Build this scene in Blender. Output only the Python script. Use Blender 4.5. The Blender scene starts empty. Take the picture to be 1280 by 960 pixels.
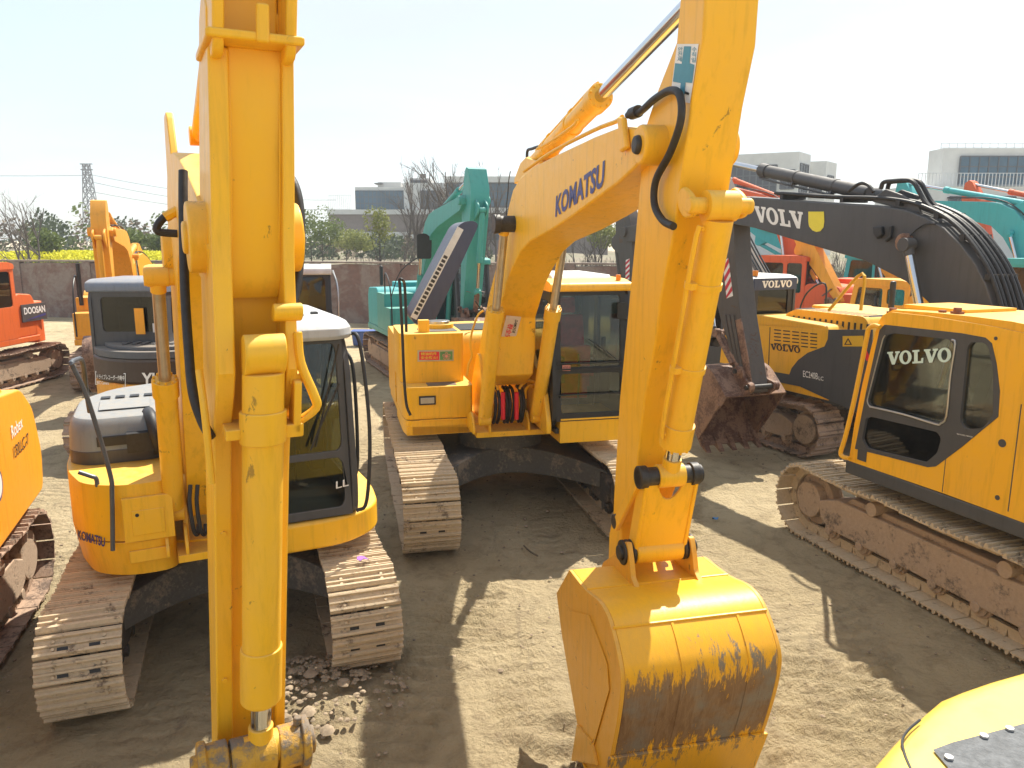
import bpy, bmesh, math, random
from mathutils import Vector, Matrix, noise
from mathutils.geometry import tessellate_polygon
random.seed(7)
R = math.radians
S = bpy.context.scene
COL = S.collection
V = Vector

# ------------------------------------------------------------------ camera
CAM_H, PITCH, FPX = 3.45, R(10.6), 960.0
cam_d = bpy.data.cameras.new('camera')
cam = bpy.data.objects.new('camera', cam_d)
COL.objects.link(cam)
cam.location = (0, 0, CAM_H)
cam.rotation_euler = (R(90) - PITCH, 0, 0)
cam_d.sensor_width = 36
cam_d.lens = 36 * FPX / 1280
cam_d.clip_end = 6000
cam_d.clip_start = 0.05
S.camera = cam

def ray(px, py):
    """direction of the sight line through a point of the photograph (1280x960)"""
    x, y = (px - 640) / FPX, (480 - py) / FPX
    c, s = math.cos(PITCH), math.sin(PITCH)
    return V((x, c + y * s, -s + y * c))

def at_y(px, py, Y):
    r = ray(px, py)
    return V((0, 0, CAM_H)) + r * (Y / r.y)

def ground(px, py, z=0.0):
    r = ray(px, py)
    return V((0, 0, CAM_H)) + r * ((z - CAM_H) / r.z)

# ------------------------------------------------------------------ materials
MATS = {}
def nodes_of(name):
    m = bpy.data.materials.new(name)
    m.use_nodes = True
    nt = m.node_tree
    nt.nodes.clear()
    out = nt.nodes.new('ShaderNodeOutputMaterial')
    return m, nt, out

def N(nt, t, **kw):
    n = nt.nodes.new(t)
    for k, v in kw.items():
        if k in n.inputs.keys():
            n.inputs[k].default_value = v
        else:
            setattr(n, k, v)
    return n

def mixc(nt, fac, a, b, mode='MIX'):
    n = nt.nodes.new('ShaderNodeMix')
    n.data_type = 'RGBA'
    n.blend_type = mode
    for sock, val in ((0, fac), (6, a), (7, b)):
        if hasattr(val, 'links'):
            nt.links.new(val, n.inputs[sock])
        elif sock == 0:
            n.inputs[0].default_value = val
        else:
            n.inputs[sock].default_value = (*val, 1) if len(val) == 3 else val
    return n.outputs[2]

def mathn(nt, op, a, b=None, clamp=False):
    n = nt.nodes.new('ShaderNodeMath')
    n.operation = op
    n.use_clamp = clamp
    for i, val in enumerate((a, b)):
        if val is None:
            continue
        if hasattr(val, 'links'):
            nt.links.new(val, n.inputs[i])
        else:
            n.inputs[i].default_value = val
    return n.outputs[0]

def noise_tex(nt, scale, detail=4, rough=.6, vec=None, dist=0):
    n = nt.nodes.new('ShaderNodeTexNoise')
    n.inputs['Scale'].default_value = scale
    n.inputs['Detail'].default_value = detail
    n.inputs['Roughness'].default_value = rough
    n.inputs['Distortion'].default_value = dist
    if vec is not None:
        nt.links.new(vec, n.inputs['Vector'])
    return n.outputs['Fac']

def ramp(nt, fac, stops):
    n = nt.nodes.new('ShaderNodeValToRGB')
    cr = n.color_ramp
    while len(cr.elements) < len(stops):
        cr.elements.new(0.5)
    for e, (p, c) in zip(cr.elements, stops):
        e.position = p
        e.color = (c, c, c, 1) if isinstance(c, (int, float)) else (*c, 1)
    nt.links.new(fac, n.inputs[0])
    return n.outputs[0]

def mapping(nt, scale=(1, 1, 1), rot=(0, 0, 0), loc=(0, 0, 0)):
    tc = nt.nodes.new('ShaderNodeTexCoord')
    mp = nt.nodes.new('ShaderNodeMapping')
    nt.links.new(tc.outputs['Object'], mp.inputs[0])
    mp.inputs['Scale'].default_value = scale
    mp.inputs['Rotation'].default_value = rot
    mp.inputs['Location'].default_value = loc
    return mp.outputs[0]

def bump(nt, h, strength, dist, bsdf):
    b = nt.nodes.new('ShaderNodeBump')
    b.inputs['Strength'].default_value = strength
    b.inputs['Distance'].default_value = dist
    nt.links.new(h, b.inputs['Height'])
    nt.links.new(b.outputs[0], bsdf.inputs['Normal'])

def paint(name, col, rough=.34, dust=.35, chips=.0, fade=.25, dustcol=(.42, .33, .22), coat=.10, metal=0):
    """weathered machine paint: sun-faded patches, dust lying on top faces, fine scratches"""
    if name in MATS:
        return MATS[name]
    m, nt, out = nodes_of(name)
    b = N(nt, 'ShaderNodeBsdfPrincipled', Metallic=metal)
    nt.links.new(b.outputs[0], out.inputs[0])
    o = mapping(nt)
    n1 = noise_tex(nt, 1.3, 6, .65, o)
    n2 = noise_tex(nt, 14, 6, .7, o)
    streak = noise_tex(nt, 3, 5, .7, mapping(nt, (5, 5, .5)))
    faded = tuple(min(1, c * .86 + .055) for c in col)
    c1 = mixc(nt, mathn(nt, 'MULTIPLY', ramp(nt, n1, [(.4, 0), (.7, 1)]), fade), col, faded)
    dark = tuple(c * .72 for c in col)
    c2 = mixc(nt, mathn(nt, 'MULTIPLY', ramp(nt, streak, [(.50, 0), (.70, 1)]), .62), c1, dark)
    geo = nt.nodes.new('ShaderNodeNewGeometry')
    sep = nt.nodes.new('ShaderNodeSeparateXYZ')
    nt.links.new(geo.outputs['Normal'], sep.inputs[0])
    up = mathn(nt, 'MULTIPLY', mathn(nt, 'MAXIMUM', sep.outputs[2], 0.11), ramp(nt, n2, [(.3, .4), (.65, 1)]))
    c3 = mixc(nt, mathn(nt, 'MULTIPLY', up, dust), c2, dustcol)
    if chips > 0:
        n3 = noise_tex(nt, 5, 10, .78, o, .8)
        mask = ramp(nt, n3, [(.66 - .1 * chips, 0), (.68 - .1 * chips, 1)])
        c3 = mixc(nt, mathn(nt, 'MULTIPLY', mask, min(1, chips + .3)), c3, (.10, .055, .03))
    nt.links.new(c3, b.inputs['Base Color'])
    rr = mathn(nt, 'ADD', mathn(nt, 'MULTIPLY', n2, .3), rough - .1)
    nt.links.new(mathn(nt, 'ADD', rr, mathn(nt, 'MULTIPLY', up, .25)), b.inputs['Roughness'])
    b.inputs['Specular IOR Level'].default_value = .38
    b.inputs['Coat Weight'].default_value = coat
    b.inputs['Coat Roughness'].default_value = .2
    bump(nt, mathn(nt, 'ADD', n2, mathn(nt, 'MULTIPLY', n1, 3)), .12, .01, b)
    MATS[name] = m
    return m

def plain(name, col, rough=.6, metal=0, var=.25, scale=8, bmp=.2, spec=.5):
    if name in MATS:
        return MATS[name]
    m, nt, out = nodes_of(name)
    b = N(nt, 'ShaderNodeBsdfPrincipled', Metallic=metal, Roughness=rough)
    b.inputs['Specular IOR Level'].default_value = spec
    nt.links.new(b.outputs[0], out.inputs[0])
    o = mapping(nt)
    n1 = noise_tex(nt, scale, 6, .65, o)
    c = mixc(nt, ramp(nt, n1, [(.3, 0), (.7, 1)]), tuple(x * (1 - var) for x in col), tuple(min(1, x * (1 + var)) for x in col))
    nt.links.new(c, b.inputs['Base Color'])
    if bmp:
        bump(nt, n1, bmp, .01, b)
    MATS[name] = m
    return m

def muddy(name, c_metal, c_mud, amount=.5, rough=.85):
    """bare steel caked with dried yard mud"""
    if name in MATS:
        return MATS[name]
    m, nt, out = nodes_of(name)
    b = N(nt, 'ShaderNodeBsdfPrincipled')
    nt.links.new(b.outputs[0], out.inputs[0])
    o = mapping(nt)
    n1 = noise_tex(nt, 4, 8, .7, o)
    n2 = noise_tex(nt, 30, 6, .7, o)
    mk = ramp(nt, mathn(nt, 'ADD', mathn(nt, 'MULTIPLY', n1, .7), mathn(nt, 'MULTIPLY', n2, .3)), [(.62 - amount * .3, 0), (.70 - amount * .3, 1)])
    mud2 = mixc(nt, n2, tuple(c * .7 for c in c_mud), tuple(c * 1.25 for c in c_mud))
    met2 = mixc(nt, n2, tuple(c * .6 for c in c_metal), tuple(c * 1.3 for c in c_metal))
    nt.links.new(mixc(nt, mk, met2, mud2), b.inputs['Base Color'])
    nt.links.new(mathn(nt, 'ADD', mathn(nt, 'MULTIPLY', mk, rough - .5), .5), b.inputs['Roughness'])
    bump(nt, mathn(nt, 'ADD', n2, mathn(nt, 'MULTIPLY', mk, .8)), .5, .012, b)
    MATS[name] = m
    return m

def glass(name, tint=(.72, .78, .76)):
    if name in MATS:
        return MATS[name]
    m, nt, out = nodes_of(name)
    tr = N(nt, 'ShaderNodeBsdfTransparent')
    tr.inputs[0].default_value = (*tint, 1)
    gl = N(nt, 'ShaderNodeBsdfGlossy', Roughness=.03)
    df = N(nt, 'ShaderNodeBsdfDiffuse')
    df.inputs[0].default_value = (.35, .31, .25, 1)
    fr = N(nt, 'ShaderNodeFresnel', IOR=1.5)
    mx = nt.nodes.new('ShaderNodeMixShader')
    nt.links.new(mathn(nt, 'ADD', mathn(nt, 'MULTIPLY', fr.outputs[0], .9), .01, True), mx.inputs[0])
    nt.links.new(tr.outputs[0], mx.inputs[1])
    nt.links.new(gl.outputs[0], mx.inputs[2])
    mx2 = nt.nodes.new('ShaderNodeMixShader')      # dust film
    n1 = noise_tex(nt, 3, 7, .7, mapping(nt))
    nt.links.new(mathn(nt, 'MULTIPLY', ramp(nt, n1, [(.35, .05), (.75, 1)]), .035), mx2.inputs[0])
    nt.links.new(mx.outputs[0], mx2.inputs[1])
    nt.links.new(df.outputs[0], mx2.inputs[2])
    nt.links.new(mx2.outputs[0], out.inputs[0])
    MATS[name] = m
    return m

KY = paint('komatsu_yellow', (.93, .50, .006), dust=.40, fade=.6, chips=.30)
KY2 = paint('arm_yellow', (.93, .50, .006), dust=.38, chips=.32, fade=.6)
KYW = paint('worn_yellow', (.74, .37, .015), dust=.3, chips=.45, fade=.5)
VY = paint('volvo_yellow', (.93, .475, .008), dust=.4, fade=.5, chips=.08)
HYE = paint('hood_yellow', (.82, .56, .06), dust=.25, rough=.3, coat=.6)
OY = paint('orange_yellow', (.86, .36, .008), dust=.35, rough=.4)
ORG = paint('orange_paint', (.72, .13, .02), dust=.3, rough=.45)
HOR = paint('red_orange_paint', (.70, .10, .02), dust=.25, rough=.5)
TEAL = paint('teal_paint', (.05, .36, .33), dust=.3, chips=.25, rough=.45)
TEALB = paint('bright_teal_paint', (.03, .40, .43), dust=.2, rough=.45)
DG = paint('dark_grey_paint', (.060, .063, .070), dust=.32, rough=.42, dustcol=(.28, .24, .19))
DGW = paint('worn_dark_paint', (.070, .064, .060), dust=.6, chips=.7, rough=.5, dustcol=(.28, .20, .14))
LG = paint('light_grey_paint', (.42, .45, .48), dust=.2, rough=.4)
HG = paint('hood_grey_paint', (.20, .24, .28), dust=.45, rough=.35)
NAVY = paint('navy_paint', (.03, .045, .10), dust=.35, rough=.4, dustcol=(.35, .33, .3))
BLK = plain('black_frame', (.018, .019, .021), .45, var=.3)
RUB = plain('black_rubber', (.022, .022, .024), .55, var=.4, scale=30)
GRS = plain('greasy_black', (.03, .027, .025), .5, var=.7, scale=12, bmp=.6)
CHR = plain('chrome_rod', (.62, .62, .62), .14, 1, .05, 3, 0)
CHRD = plain('dusty_rod', (.50, .44, .36), .3, .8, .2, 6, 0)
TRK = muddy('muddy_track', (.15, .10, .07), (.54, .43, .29), .85)
TRKB = muddy('brown_track', (.13, .085, .06), (.36, .25, .18), .7)
FRM = muddy('dirty_underframe', (.07, .065, .06), (.26, .20, .15), .35)
FRMB = muddy('mud_brown_frame', (.16, .12, .09), (.42, .31, .22), .8)
UND = muddy('grey_underframe', (.12, .118, .112), (.28, .24, .19), .35)
RUST = muddy('rusty_steel', (.14, .065, .04), (.30, .18, .12), .55)
GL = glass('cab_glass')
GLD = glass('tinted_glass', (.22, .27, .27))
RED = plain('red_plastic', (.75, .02, .04), .4, var=.1)
REDS = plain('red_seat_cloth', (.50, .03, .045), .8, var=.4)
SEAT = plain('seat_cloth', (.05, .05, .055), .9)
WHT = plain('white_decal', (.80, .80, .78), .5, var=.06)
WHD = plain('dirty_white', (.60, .60, .58), .6, var=.12)
BLUE = plain('blue_decal', (.035, .045, .22), .45, var=.1)
CYAN = plain('cyan_decal', (.06, .26, .36), .5, var=.1)
BLKD = plain('black_decal', (.02, .02, .02), .5)
YEL = plain('yellow_decal', (.80, .68, .05), .5, var=.05)
SIL = plain('silver_trim', (.5, .5, .5), .3, .9, .1)
BRN = plain('brown_decal', (.055, .03, .02), .6, var=.1)
PINK = plain('pink_decal', (.75, .30, .25), .5, var=.1)
GRN = plain('green_decal', (.10, .28, .10), .5, var=.2)
AMB = plain('amber_lens', (.8, .25, .02), .3)

# ------------------------------------------------------------------ mesh builder
class MB:
    def __init__(self):
        self.v, self.f, self.m = [], [], []
    def add(self, vs, fs, m=0):
        o = len(self.v)
        self.v += [tuple(p) for p in vs]
        for f in fs:
            self.f.append([i + o for i in f])
            self.m.append(m)
        return self
    def box(self, x0, x1, y0, y1, z0, z1, m=0, T=None):
        vs = [V((x, y, z)) for x in (x0, x1) for y in (y0, y1) for z in (z0, z1)]
        if T is not None:
            vs = [T @ p for p in vs]
        return self.add(vs, [(0, 1, 3, 2), (4, 6, 7, 5), (0, 4, 5, 1), (2, 3, 7, 6), (0, 2, 6, 4), (1, 5, 7, 3)], m)
    def prism(self, poly, a0, a1, m=0, fn=None):
        """poly in (x,z) extruded along y from a0 to a1; fn(u,v,w) maps elsewhere"""
        fn = fn or (lambda u, v, w: (u, w, v))
        n = len(poly)
        g0 = a0 if callable(a0) else (lambda u, v: a0)
        g1 = a1 if callable(a1) else (lambda u, v: a1)
        vs = [fn(u, v, g0(u, v)) for u, v in poly] + [fn(u, v, g1(u, v)) for u, v in poly]
        fs = [list(range(n))[::-1], list(range(n, 2 * n))]
        fs += [(i, (i + 1) % n, n + (i + 1) % n, n + i) for i in range(n)]
        return self.add(vs, fs, m)
    def plate(self, loops, a0, a1, m=0, fn=None):
        """outline with holes; loops[0] is the outline"""
        fn = fn or (lambda u, v, w: (u, w, v))
        flat = [p for l in loops for p in l]
        tris = tessellate_polygon([[V((p[0], p[1], 0)) for p in l] for l in loops])
        n = len(flat)
        vs = [fn(u, v, a0) for u, v in flat] + [fn(u, v, a1) for u, v in flat]
        fs = [tuple(t)[::-1] for t in tris] + [tuple(i + n for i in t) for t in tris]
        o = 0
        for l in loops:
            k = len(l)
            fs += [(o + i, o + (i + 1) % k, n + o + (i + 1) % k, n + o + i) for i in range(k)]
            o += k
        return self.add(vs, fs, m)
    def cyl(self, p0, p1, r, m=0, seg=20, r2=None, caps=True):
        p0, p1 = V(p0), V(p1)
        r2 = r if r2 is None else r2
        d = (p1 - p0).normalized()
        a = d.orthogonal().normalized()
        b = d.cross(a)
        vs = []
        for p, rr in ((p0, r), (p1, r2)):
            for i in range(seg):
                t = 2 * math.pi * i / seg
                vs.append(p + (a * math.cos(t) + b * math.sin(t)) * rr)
        fs = [(i, (i + 1) % seg, seg + (i + 1) % seg, seg + i) for i in range(seg)]
        if caps:
            fs += [tuple(range(seg))[::-1], tuple(range(seg, 2 * seg))]
        return self.add(vs, fs, m)
    def tube(self, pts, r, m=0, seg=8, sub=5, taper=None):
        pts = [V(p) for p in pts]
        P = []
        if sub > 1 and len(pts) > 2:
            ext = [pts[0] * 2 - pts[1]] + pts + [pts[-1] * 2 - pts[-2]]
            for i in range(1, len(ext) - 2):
                p0, p1, p2, p3 = ext[i - 1:i + 3]
                for k in range(sub):
                    t = k / sub
                    P.append(.5 * ((2 * p1) + (p2 - p0) * t + (2 * p0 - 5 * p1 + 4 * p2 - p3) * t * t + (3 * p1 - p0 - 3 * p2 + p3) * t ** 3))
            P.append(pts[-1])
        else:
            P = pts
        n = len(P)
        vs, a = [], None
        for i, p in enumerate(P):
            d = (P[min(i + 1, n - 1)] - P[max(i - 1, 0)]).normalized()
            if a is None:
                a = d.orthogonal().normalized()
            a = (a - d * a.dot(d)).normalized()
            b = d.cross(a)
            rr = r if taper is None else r + (taper - r) * i / (n - 1)
            vs += [p + (a * math.cos(2 * math.pi * k / seg) + b * math.sin(2 * math.pi * k / seg)) * rr for k in range(seg)]
        fs = []
        for i in range(n - 1):
            fs += [(i * seg + k, i * seg + (k + 1) % seg, (i + 1) * seg + (k + 1) % seg, (i + 1) * seg + k) for k in range(seg)]
        fs += [tuple(range(seg))[::-1], tuple(range((n - 1) * seg, n * seg))]
        return self.add(vs, fs, m)
    def strip(self, line, y0, y1, th, m=0):
        """bent plate: polyline (x,z) with thickness th (to its left), spanning y0..y1"""
        n = len(line)
        off = []
        for i in range(n):
            a, b = V(line[max(i - 1, 0)]), V(line[min(i + 1, n - 1)])
            d = (b - a).normalized()
            off.append((line[i][0] - d.y * th, line[i][1] + d.x * th))
        return self.prism(list(line) + off[::-1], y0, y1, m)
    def build(self, name, parent=None, mats=(), bevel=.006, ang=32, label=None, seg=2):
        me = bpy.data.meshes.new(name)
        me.from_pydata(self.v, [], self.f)
        for i, p in enumerate(me.polygons):
            p.material_index = self.m[i]
        for mt in (mats if isinstance(mats, (list, tuple)) else [mats]):
            me.materials.append(mt)
        bm = bmesh.new()
        bm.from_mesh(me)
        bmesh.ops.recalc_face_normals(bm, faces=bm.faces)
        bm.to_mesh(me)
        bm.free()
        me.polygons.foreach_set('use_smooth', [True] * len(me.polygons))
        me.set_sharp_from_angle(angle=R(ang))
        o = bpy.data.objects.new(name, me)
        COL.objects.link(o)
        if parent:
            o.parent = parent
        if bevel:
            bv = o.modifiers.new('bevel', 'BEVEL')
            bv.width = bevel
            bv.segments = seg
            bv.limit_method = 'ANGLE'
            bv.angle_limit = R(38)
            bv.harden_normals = True
        if label:
            o['label'] = label
        return o

def tag(o, label=None, cat=None, group=None, kind=None):
    for k, v in (('label', label), ('category', cat), ('group', group), ('kind', kind)):
        if v:
            o[k] = v
    return o

def empty(name, loc=(0, 0, 0), rz=0):
    o = bpy.data.objects.new(name, None)
    COL.objects.link(o)
    o.location = loc
    o.rotation_euler = (0, 0, rz)
    return o

def copy_tree(o, parent=None):
    c = o.copy()
    COL.objects.link(c)
    if parent:
        c.parent = parent
    for ch in list(o.children):
        copy_tree(ch, c)
    return c

def arc(cx, cz, r, a0, a1, n):
    return [(cx + r * math.cos(R(a0 + (a1 - a0) * i / n)), cz + r * math.sin(R(a0 + (a1 - a0) * i / n))) for i in range(n + 1)]

def rrect(x0, x1, z0, z1, r, n=4):
    return arc(x1 - r, z0 + r, r, -90, 0, n) + arc(x1 - r, z1 - r, r, 0, 90, n) + arc(x0 + r, z1 - r, r, 90, 180, n) + arc(x0 + r, z0 + r, r, 180, 270, n)

def roundpoly(poly, r, n=3):
    """round the corners of a 2D polygon"""
    out, k = [], len(poly)
    for i in range(k):
        p, a, b = V(poly[i]), V(poly[i - 1]), V(poly[(i + 1) % k])
        da, db = a - p, b - p
        rr = min(r, da.length * .45, db.length * .45)
        s, e = p + da.normalized() * rr, p + db.normalized() * rr
        for j in range(n + 1):
            t = j / n
            q = s * (1 - t) ** 2 + p * 2 * t * (1 - t) + e * t * t
            out.append((q.x, q.y))
    return out

TXT = {}
def text_geo(s, bold=0.0, sp=1.0):
    """outline of a word as a flat mesh scaled to the unit square"""
    key = (s, bold, sp)
    if key not in TXT:
        cu = bpy.data.curves.new('t', 'FONT')
        cu.body = s
        cu.resolution_u = 3
        cu.offset = bold
        cu.space_character = sp
        o = bpy.data.objects.new('t', cu)
        COL.objects.link(o)
        dg = bpy.context.evaluated_depsgraph_get()
        me = bpy.data.meshes.new_from_object(o.evaluated_get(dg))
        vs = [v.co.copy() for v in me.vertices]
        fs = [list(p.vertices) for p in me.polygons]
        bpy.data.objects.remove(o)
        bpy.data.meshes.remove(me)
        x0, x1 = min(v.x for v in vs), max(v.x for v in vs)
        y0, y1 = min(v.y for v in vs), max(v.y for v in vs)
        TXT[key] = ([((v.x - x0) / (x1 - x0), (v.y - y0) / (y1 - y0)) for v in vs], fs)
    return TXT[key]

def slab_volvo(word='VOLVO'):
    """slab-serif capitals V O L, unit height"""
    if ('slab', word) in TXT:
        return TXT[('slab', word)]
    vs, fs, x = [], [], 0.0
    def P(loops):
        flat = [p for l in loops for p in l]
        o = len(vs)
        vs.extend((p[0] + x, p[1]) for p in flat)
        for t in tessellate_polygon([[V((p[0], p[1], 0)) for p in l] for l in loops]):
            fs.append([i + o for i in t])
    for ch in word:
        if ch == 'V':
            P([[(0, 1), (.5, 1), (.5, .86), (.42, .86), (.60, .38), (.76, .86), (.67, .86), (.67, 1), (1.06, 1), (1.06, .86), (.97, .86), (.64, 0), (.40, 0), (.09, .86), (0, .86)]])
            x += 1.02
        elif ch == 'O':
            out = [(.5 + .5 * math.cos(t * math.pi / 12), .5 + .53 * math.sin(t * math.pi / 12)) for t in range(24)]
            inn = [(.5 + .22 * math.cos(t * math.pi / 12), .5 + .38 * math.sin(t * math.pi / 12)) for t in range(24)]
            P([out, inn])
            x += 1.06
        elif ch == 'L':
            P([[(0, 1), (.55, 1), (.55, .86), (.42, .86), (.42, .15), (.68, .15), (.72, .38), (.86, .38), (.84, 0), (0, 0), (0, .14), (.13, .14), (.13, .86), (0, .86)]])
            x += .90
    w = max(p[0] for p in vs)
    TXT[('slab', word)] = ([(p[0] / w, p[1]) for p in vs], fs)
    return TXT[('slab', word)]

def decal(parent, geo, p00, p10, p01, mat, nrm, name='decal', off=.004, label=None, mb=None, mi=0):
    """lay a unit-square outline on a face; p00 bottom-left, p10 bottom-right, p01 top-left"""
    p00, p10, p01, nrm = V(p00), V(p10), V(p01), V(nrm).normalized()
    vs, fs = geo
    pts = [p00 + (p10 - p00) * u + (p01 - p00) * v + nrm * off for u, v in vs]
    if mb is not None:
        return mb.add(pts, fs, mi)
    b = MB().add(pts, fs)
    return b.build(name, parent, mat, bevel=0, label=label)
SQ = ([(0, 0), (1, 0), (1, 1), (0, 1)], [[0, 1, 2, 3]])

class Mach:
    """a machine's own frame: +x where the boom points, +y the cab side"""
    def __init__(s, cx, cy, heading, name='excavator'):
        s.root = empty(name, (cx, cy, 0), R(heading))
        s.M = Matrix.Translation((cx, cy, 0)) @ Matrix.Rotation(R(heading), 4, 'Z')
        s.I = s.M.inverted()
        s.o = s.I @ V((0, 0, CAM_H))
    def _r(s, px, py):
        return s.I.to_3x3() @ ray(px, py)
    def Y(s, px, py, y):
        r = s._r(px, py)
        return s.o + r * ((y - s.o.y) / r.y)
    def X(s, px, py, x):
        r = s._r(px, py)
        return s.o + r * ((x - s.o.x) / r.x)
    def Z(s, px, py, z):
        r = s._r(px, py)
        return s.o + r * ((z - s.o.z) / r.z)
    def prof(s, pts, y):
        return [(p.x, p.z) for p in (s.Y(a, b, y) for a, b in pts)]
    def proj(s, p):
        q = s.M @ V(p) - V((0, 0, CAM_H))
        c, sn = math.cos(PITCH), math.sin(PITCH)
        d = q.y * c - q.z * sn
        u = q.y * sn + q.z * c
        return (640 + FPX * q.x / d, 480 - FPX * u / d, d)
# ------------------------------------------------------------------ excavator components
def xf(mb, T):
    mb.v = [tuple(T @ V(p)) for p in mb.v]
    return mb

def belt_pos(s, L, Rb, zc, sag=.03):
    """point and angle on the closed track loop; starts at the rear of the bottom run"""
    c = math.pi * Rb
    T = 2 * L + 2 * c
    s %= T
    if s < L:
        return (-L / 2 + s, zc - Rb, 180.0)
    s -= L
    if s < c:
        a = -90 + 180 * s / c
        return (L / 2 + Rb * math.cos(R(a)), zc + Rb * math.sin(R(a)), a + 270 - 180 + 0)
    s -= c
    if s < L:
        return (L / 2 - s, zc + Rb - sag * abs(math.sin(s / L * math.pi * 3)), 0.0 + 0)
    s -= L
    a = 90 + 180 * s / c
    return (-L / 2 + Rb * math.cos(R(a)), zc + Rb * math.sin(R(a)), a)

def track(m, Trel, yc, total, w, h=.88, detail=2, mat=None, fmat=None, pitch=.19, seedv=0, hubmat=None):
    rnd = random.Random(seedv)
    Rb = h / 2 - .045
    zc = h / 2
    L = total - h
    T = 2 * L + 2 * math.pi * Rb
    n = int(round(T / pitch))
    p = T / n
    b = MB()
    for i in range(n):
        s = (i + .3) * p
        x, z, _ = belt_pos(s, L, Rb, zc)
        x0, z0, _ = belt_pos(s - .02, L, Rb, zc, 0)
        x1, z1, _ = belt_pos(s + .02, L, Rb, zc, 0)
        t = V((x1 - x0, 0, z1 - z0)).normalized()
        nn = V((t.z, 0, -t.x))          # outward
        hw = p * .475
        if detail >= 2:
            prof = [(-hw, 0), (hw, 0), (hw, .014), (hw * .80, .016), (hw * .74, .042), (hw * .60, .042), (hw * .52, .016), (hw * .10, .016),
                    (hw * .05, .036), (-hw * .10, .036), (-hw * .16, .016), (-hw * .55, .016), (-hw * .62, .046), (-hw * .84, .046), (-hw, .02)]
        else:
            prof = [(-hw, 0), (hw, 0), (hw, .03), (hw * .5, .04), (hw * .3, .012), (-hw * .6, .012), (-hw * .9, .04)]
        dz = rnd.uniform(-.003, .003)
        sk = rnd.uniform(-.004, .004)
        b.prism(prof, yc - w / 2 + sk, yc + w / 2 + sk, 0, lambda u, v, ww: V((x, ww, z)) + t * u + nn * (v + dz))
        if detail >= 2:
            for yy in (-.1, .1):
                q = V((x, yc + yy, z)) + nn * .0165
                b.add([q + t * (-hw * .5) + V((0, -.035, 0)), q + t * (-hw * .2) + V((0, -.035, 0)), q + t * (-hw * .2) + V((0, .035, 0)), q + t * (-hw * .5) + V((0, .035, 0))], [(0, 1, 2, 3)], 1)
                for uu in (-.35, .3):
                    q2 = V((x, yc + yy * 1.6, z)) + t * (hw * uu) + nn * .014
                    b.cyl(q2, q2 + nn * .016, .013, 0, 6)
        # chain link
        q = V((x, yc, z)) - nn * .05
        for yy in (-.085, .085):
            pts = [V((x, yc + yy + dy, z)) + t * u + nn * v for u, v in ((-hw * 1.1, -.10), (hw * 1.1, -.10), (hw * .9, 0), (-hw * .9, 0)) for dy in (-.02, .02)]
            b.add(pts, [(0, 2, 3, 1), (2, 4, 5, 3), (4, 6, 7, 5), (6, 0, 1, 7), (0, 6, 4, 2), (1, 3, 5, 7)], 0)
    t = xf(b, Trel).build('track', m.root, [mat or TRK, BLKD], bevel=0, ang=20)
    fm = fmat or FRM
    hm = hubmat or fm
    ri = Rb - .11
    f = MB()
    x0, x1 = -L / 2 + .25, L / 2 - .25
    f.prism([(x0, .30), (x0 + .15, .22), (x1 - .15, .22), (x1, .30), (x1 + .05, .50), (x1 - .25, .60), (x0 + .25, .60), (x0, .50)], yc - .19, yc + .19)
    f.prism([(x0 + .3, .58), (x1 - .3, .58), (x1 - .4, .66), (x0 + .4, .66)], yc - .12, yc + .12)
    xf(f, Trel).build('track_frame', t, fm, bevel=.02)
    for nm, xx in (('idler', L / 2), ('sprocket', -L / 2)):
        f = MB().cyl((xx, yc - .06, zc), (xx, yc + .06, zc), ri + .02, 0, 32)
        f.cyl((xx, yc - .17, zc), (xx, yc + .17, zc), .21 if nm == 'idler' else .24, 0, 24)
        if nm == 'sprocket':
            for k in range(12):
                a = k * math.pi / 6
                c = V((xx + math.cos(a) * (ri + .03), yc, zc + math.sin(a) * (ri + .03)))
                f.cyl(c - V((0, .03, 0)), c + V((0, .03, 0)), .04, 0, 6)
        xf(f, Trel).build(nm, t, hm, bevel=.015)
    if detail >= 1:
        k = 7
        for i in range(k):
            xx = x0 + .15 + (x1 - x0 - .3) * i / (k - 1)
            f = MB().cyl((xx, yc - .16, .21), (xx, yc + .16, .21), .09, 0, 14).cyl((xx, yc - .2, .21), (xx, yc + .2, .21), .05, 0, 10)
            f.cyl((xx, yc - .13, .21), (xx, yc - .09, .21), .115, 0, 14).cyl((xx, yc + .13, .21), (xx, yc + .09, .21), .115, 0, 14)
            xf(f, Trel).build('roller', t, fm, bevel=.006)
        for xx in (-L * .2, L * .22):
            f = MB().cyl((xx, yc - .13, h - .2), (xx, yc + .22, h - .2), .075, 0, 16).box(xx - .04, xx + .04, yc - .05, yc + .05, .55, h - .2)
            xf(f, Trel).build('carrier_roller', t, fm, bevel=.006)
    return t

def underbody(m, Trel, gauge, total, w, mat, h=.88, top=1.0):
    """the X-shaped centre frame between the tracks and the slewing ring"""
    b = MB()
    gi = gauge / 2 - .12
    k = total * .5
    curve = lambda sx: [(sx * (.50 + (k * .62 - .50) * (abs(t) ** 1.8)), gi * t) for t in [i / 8 - 1 for i in range(17)]]
    fr = curve(1)
    rr = curve(-1)[::-1]
    b.prism(fr + rr, .38, .74, 0, lambda u, v, ww: (u, v, ww - (.12 if ww > .5 else 0) * (abs(v) / gi) ** 2))
    b.cyl((0, 0, .70), (0, 0, top), .58, 0, 40)
    b.cyl((0, 0, top - .12), (0, 0, top - .04), .64, 0, 40)
    xf(b, Trel).build('centre_frame', m.root, mat, bevel=.02)

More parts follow.
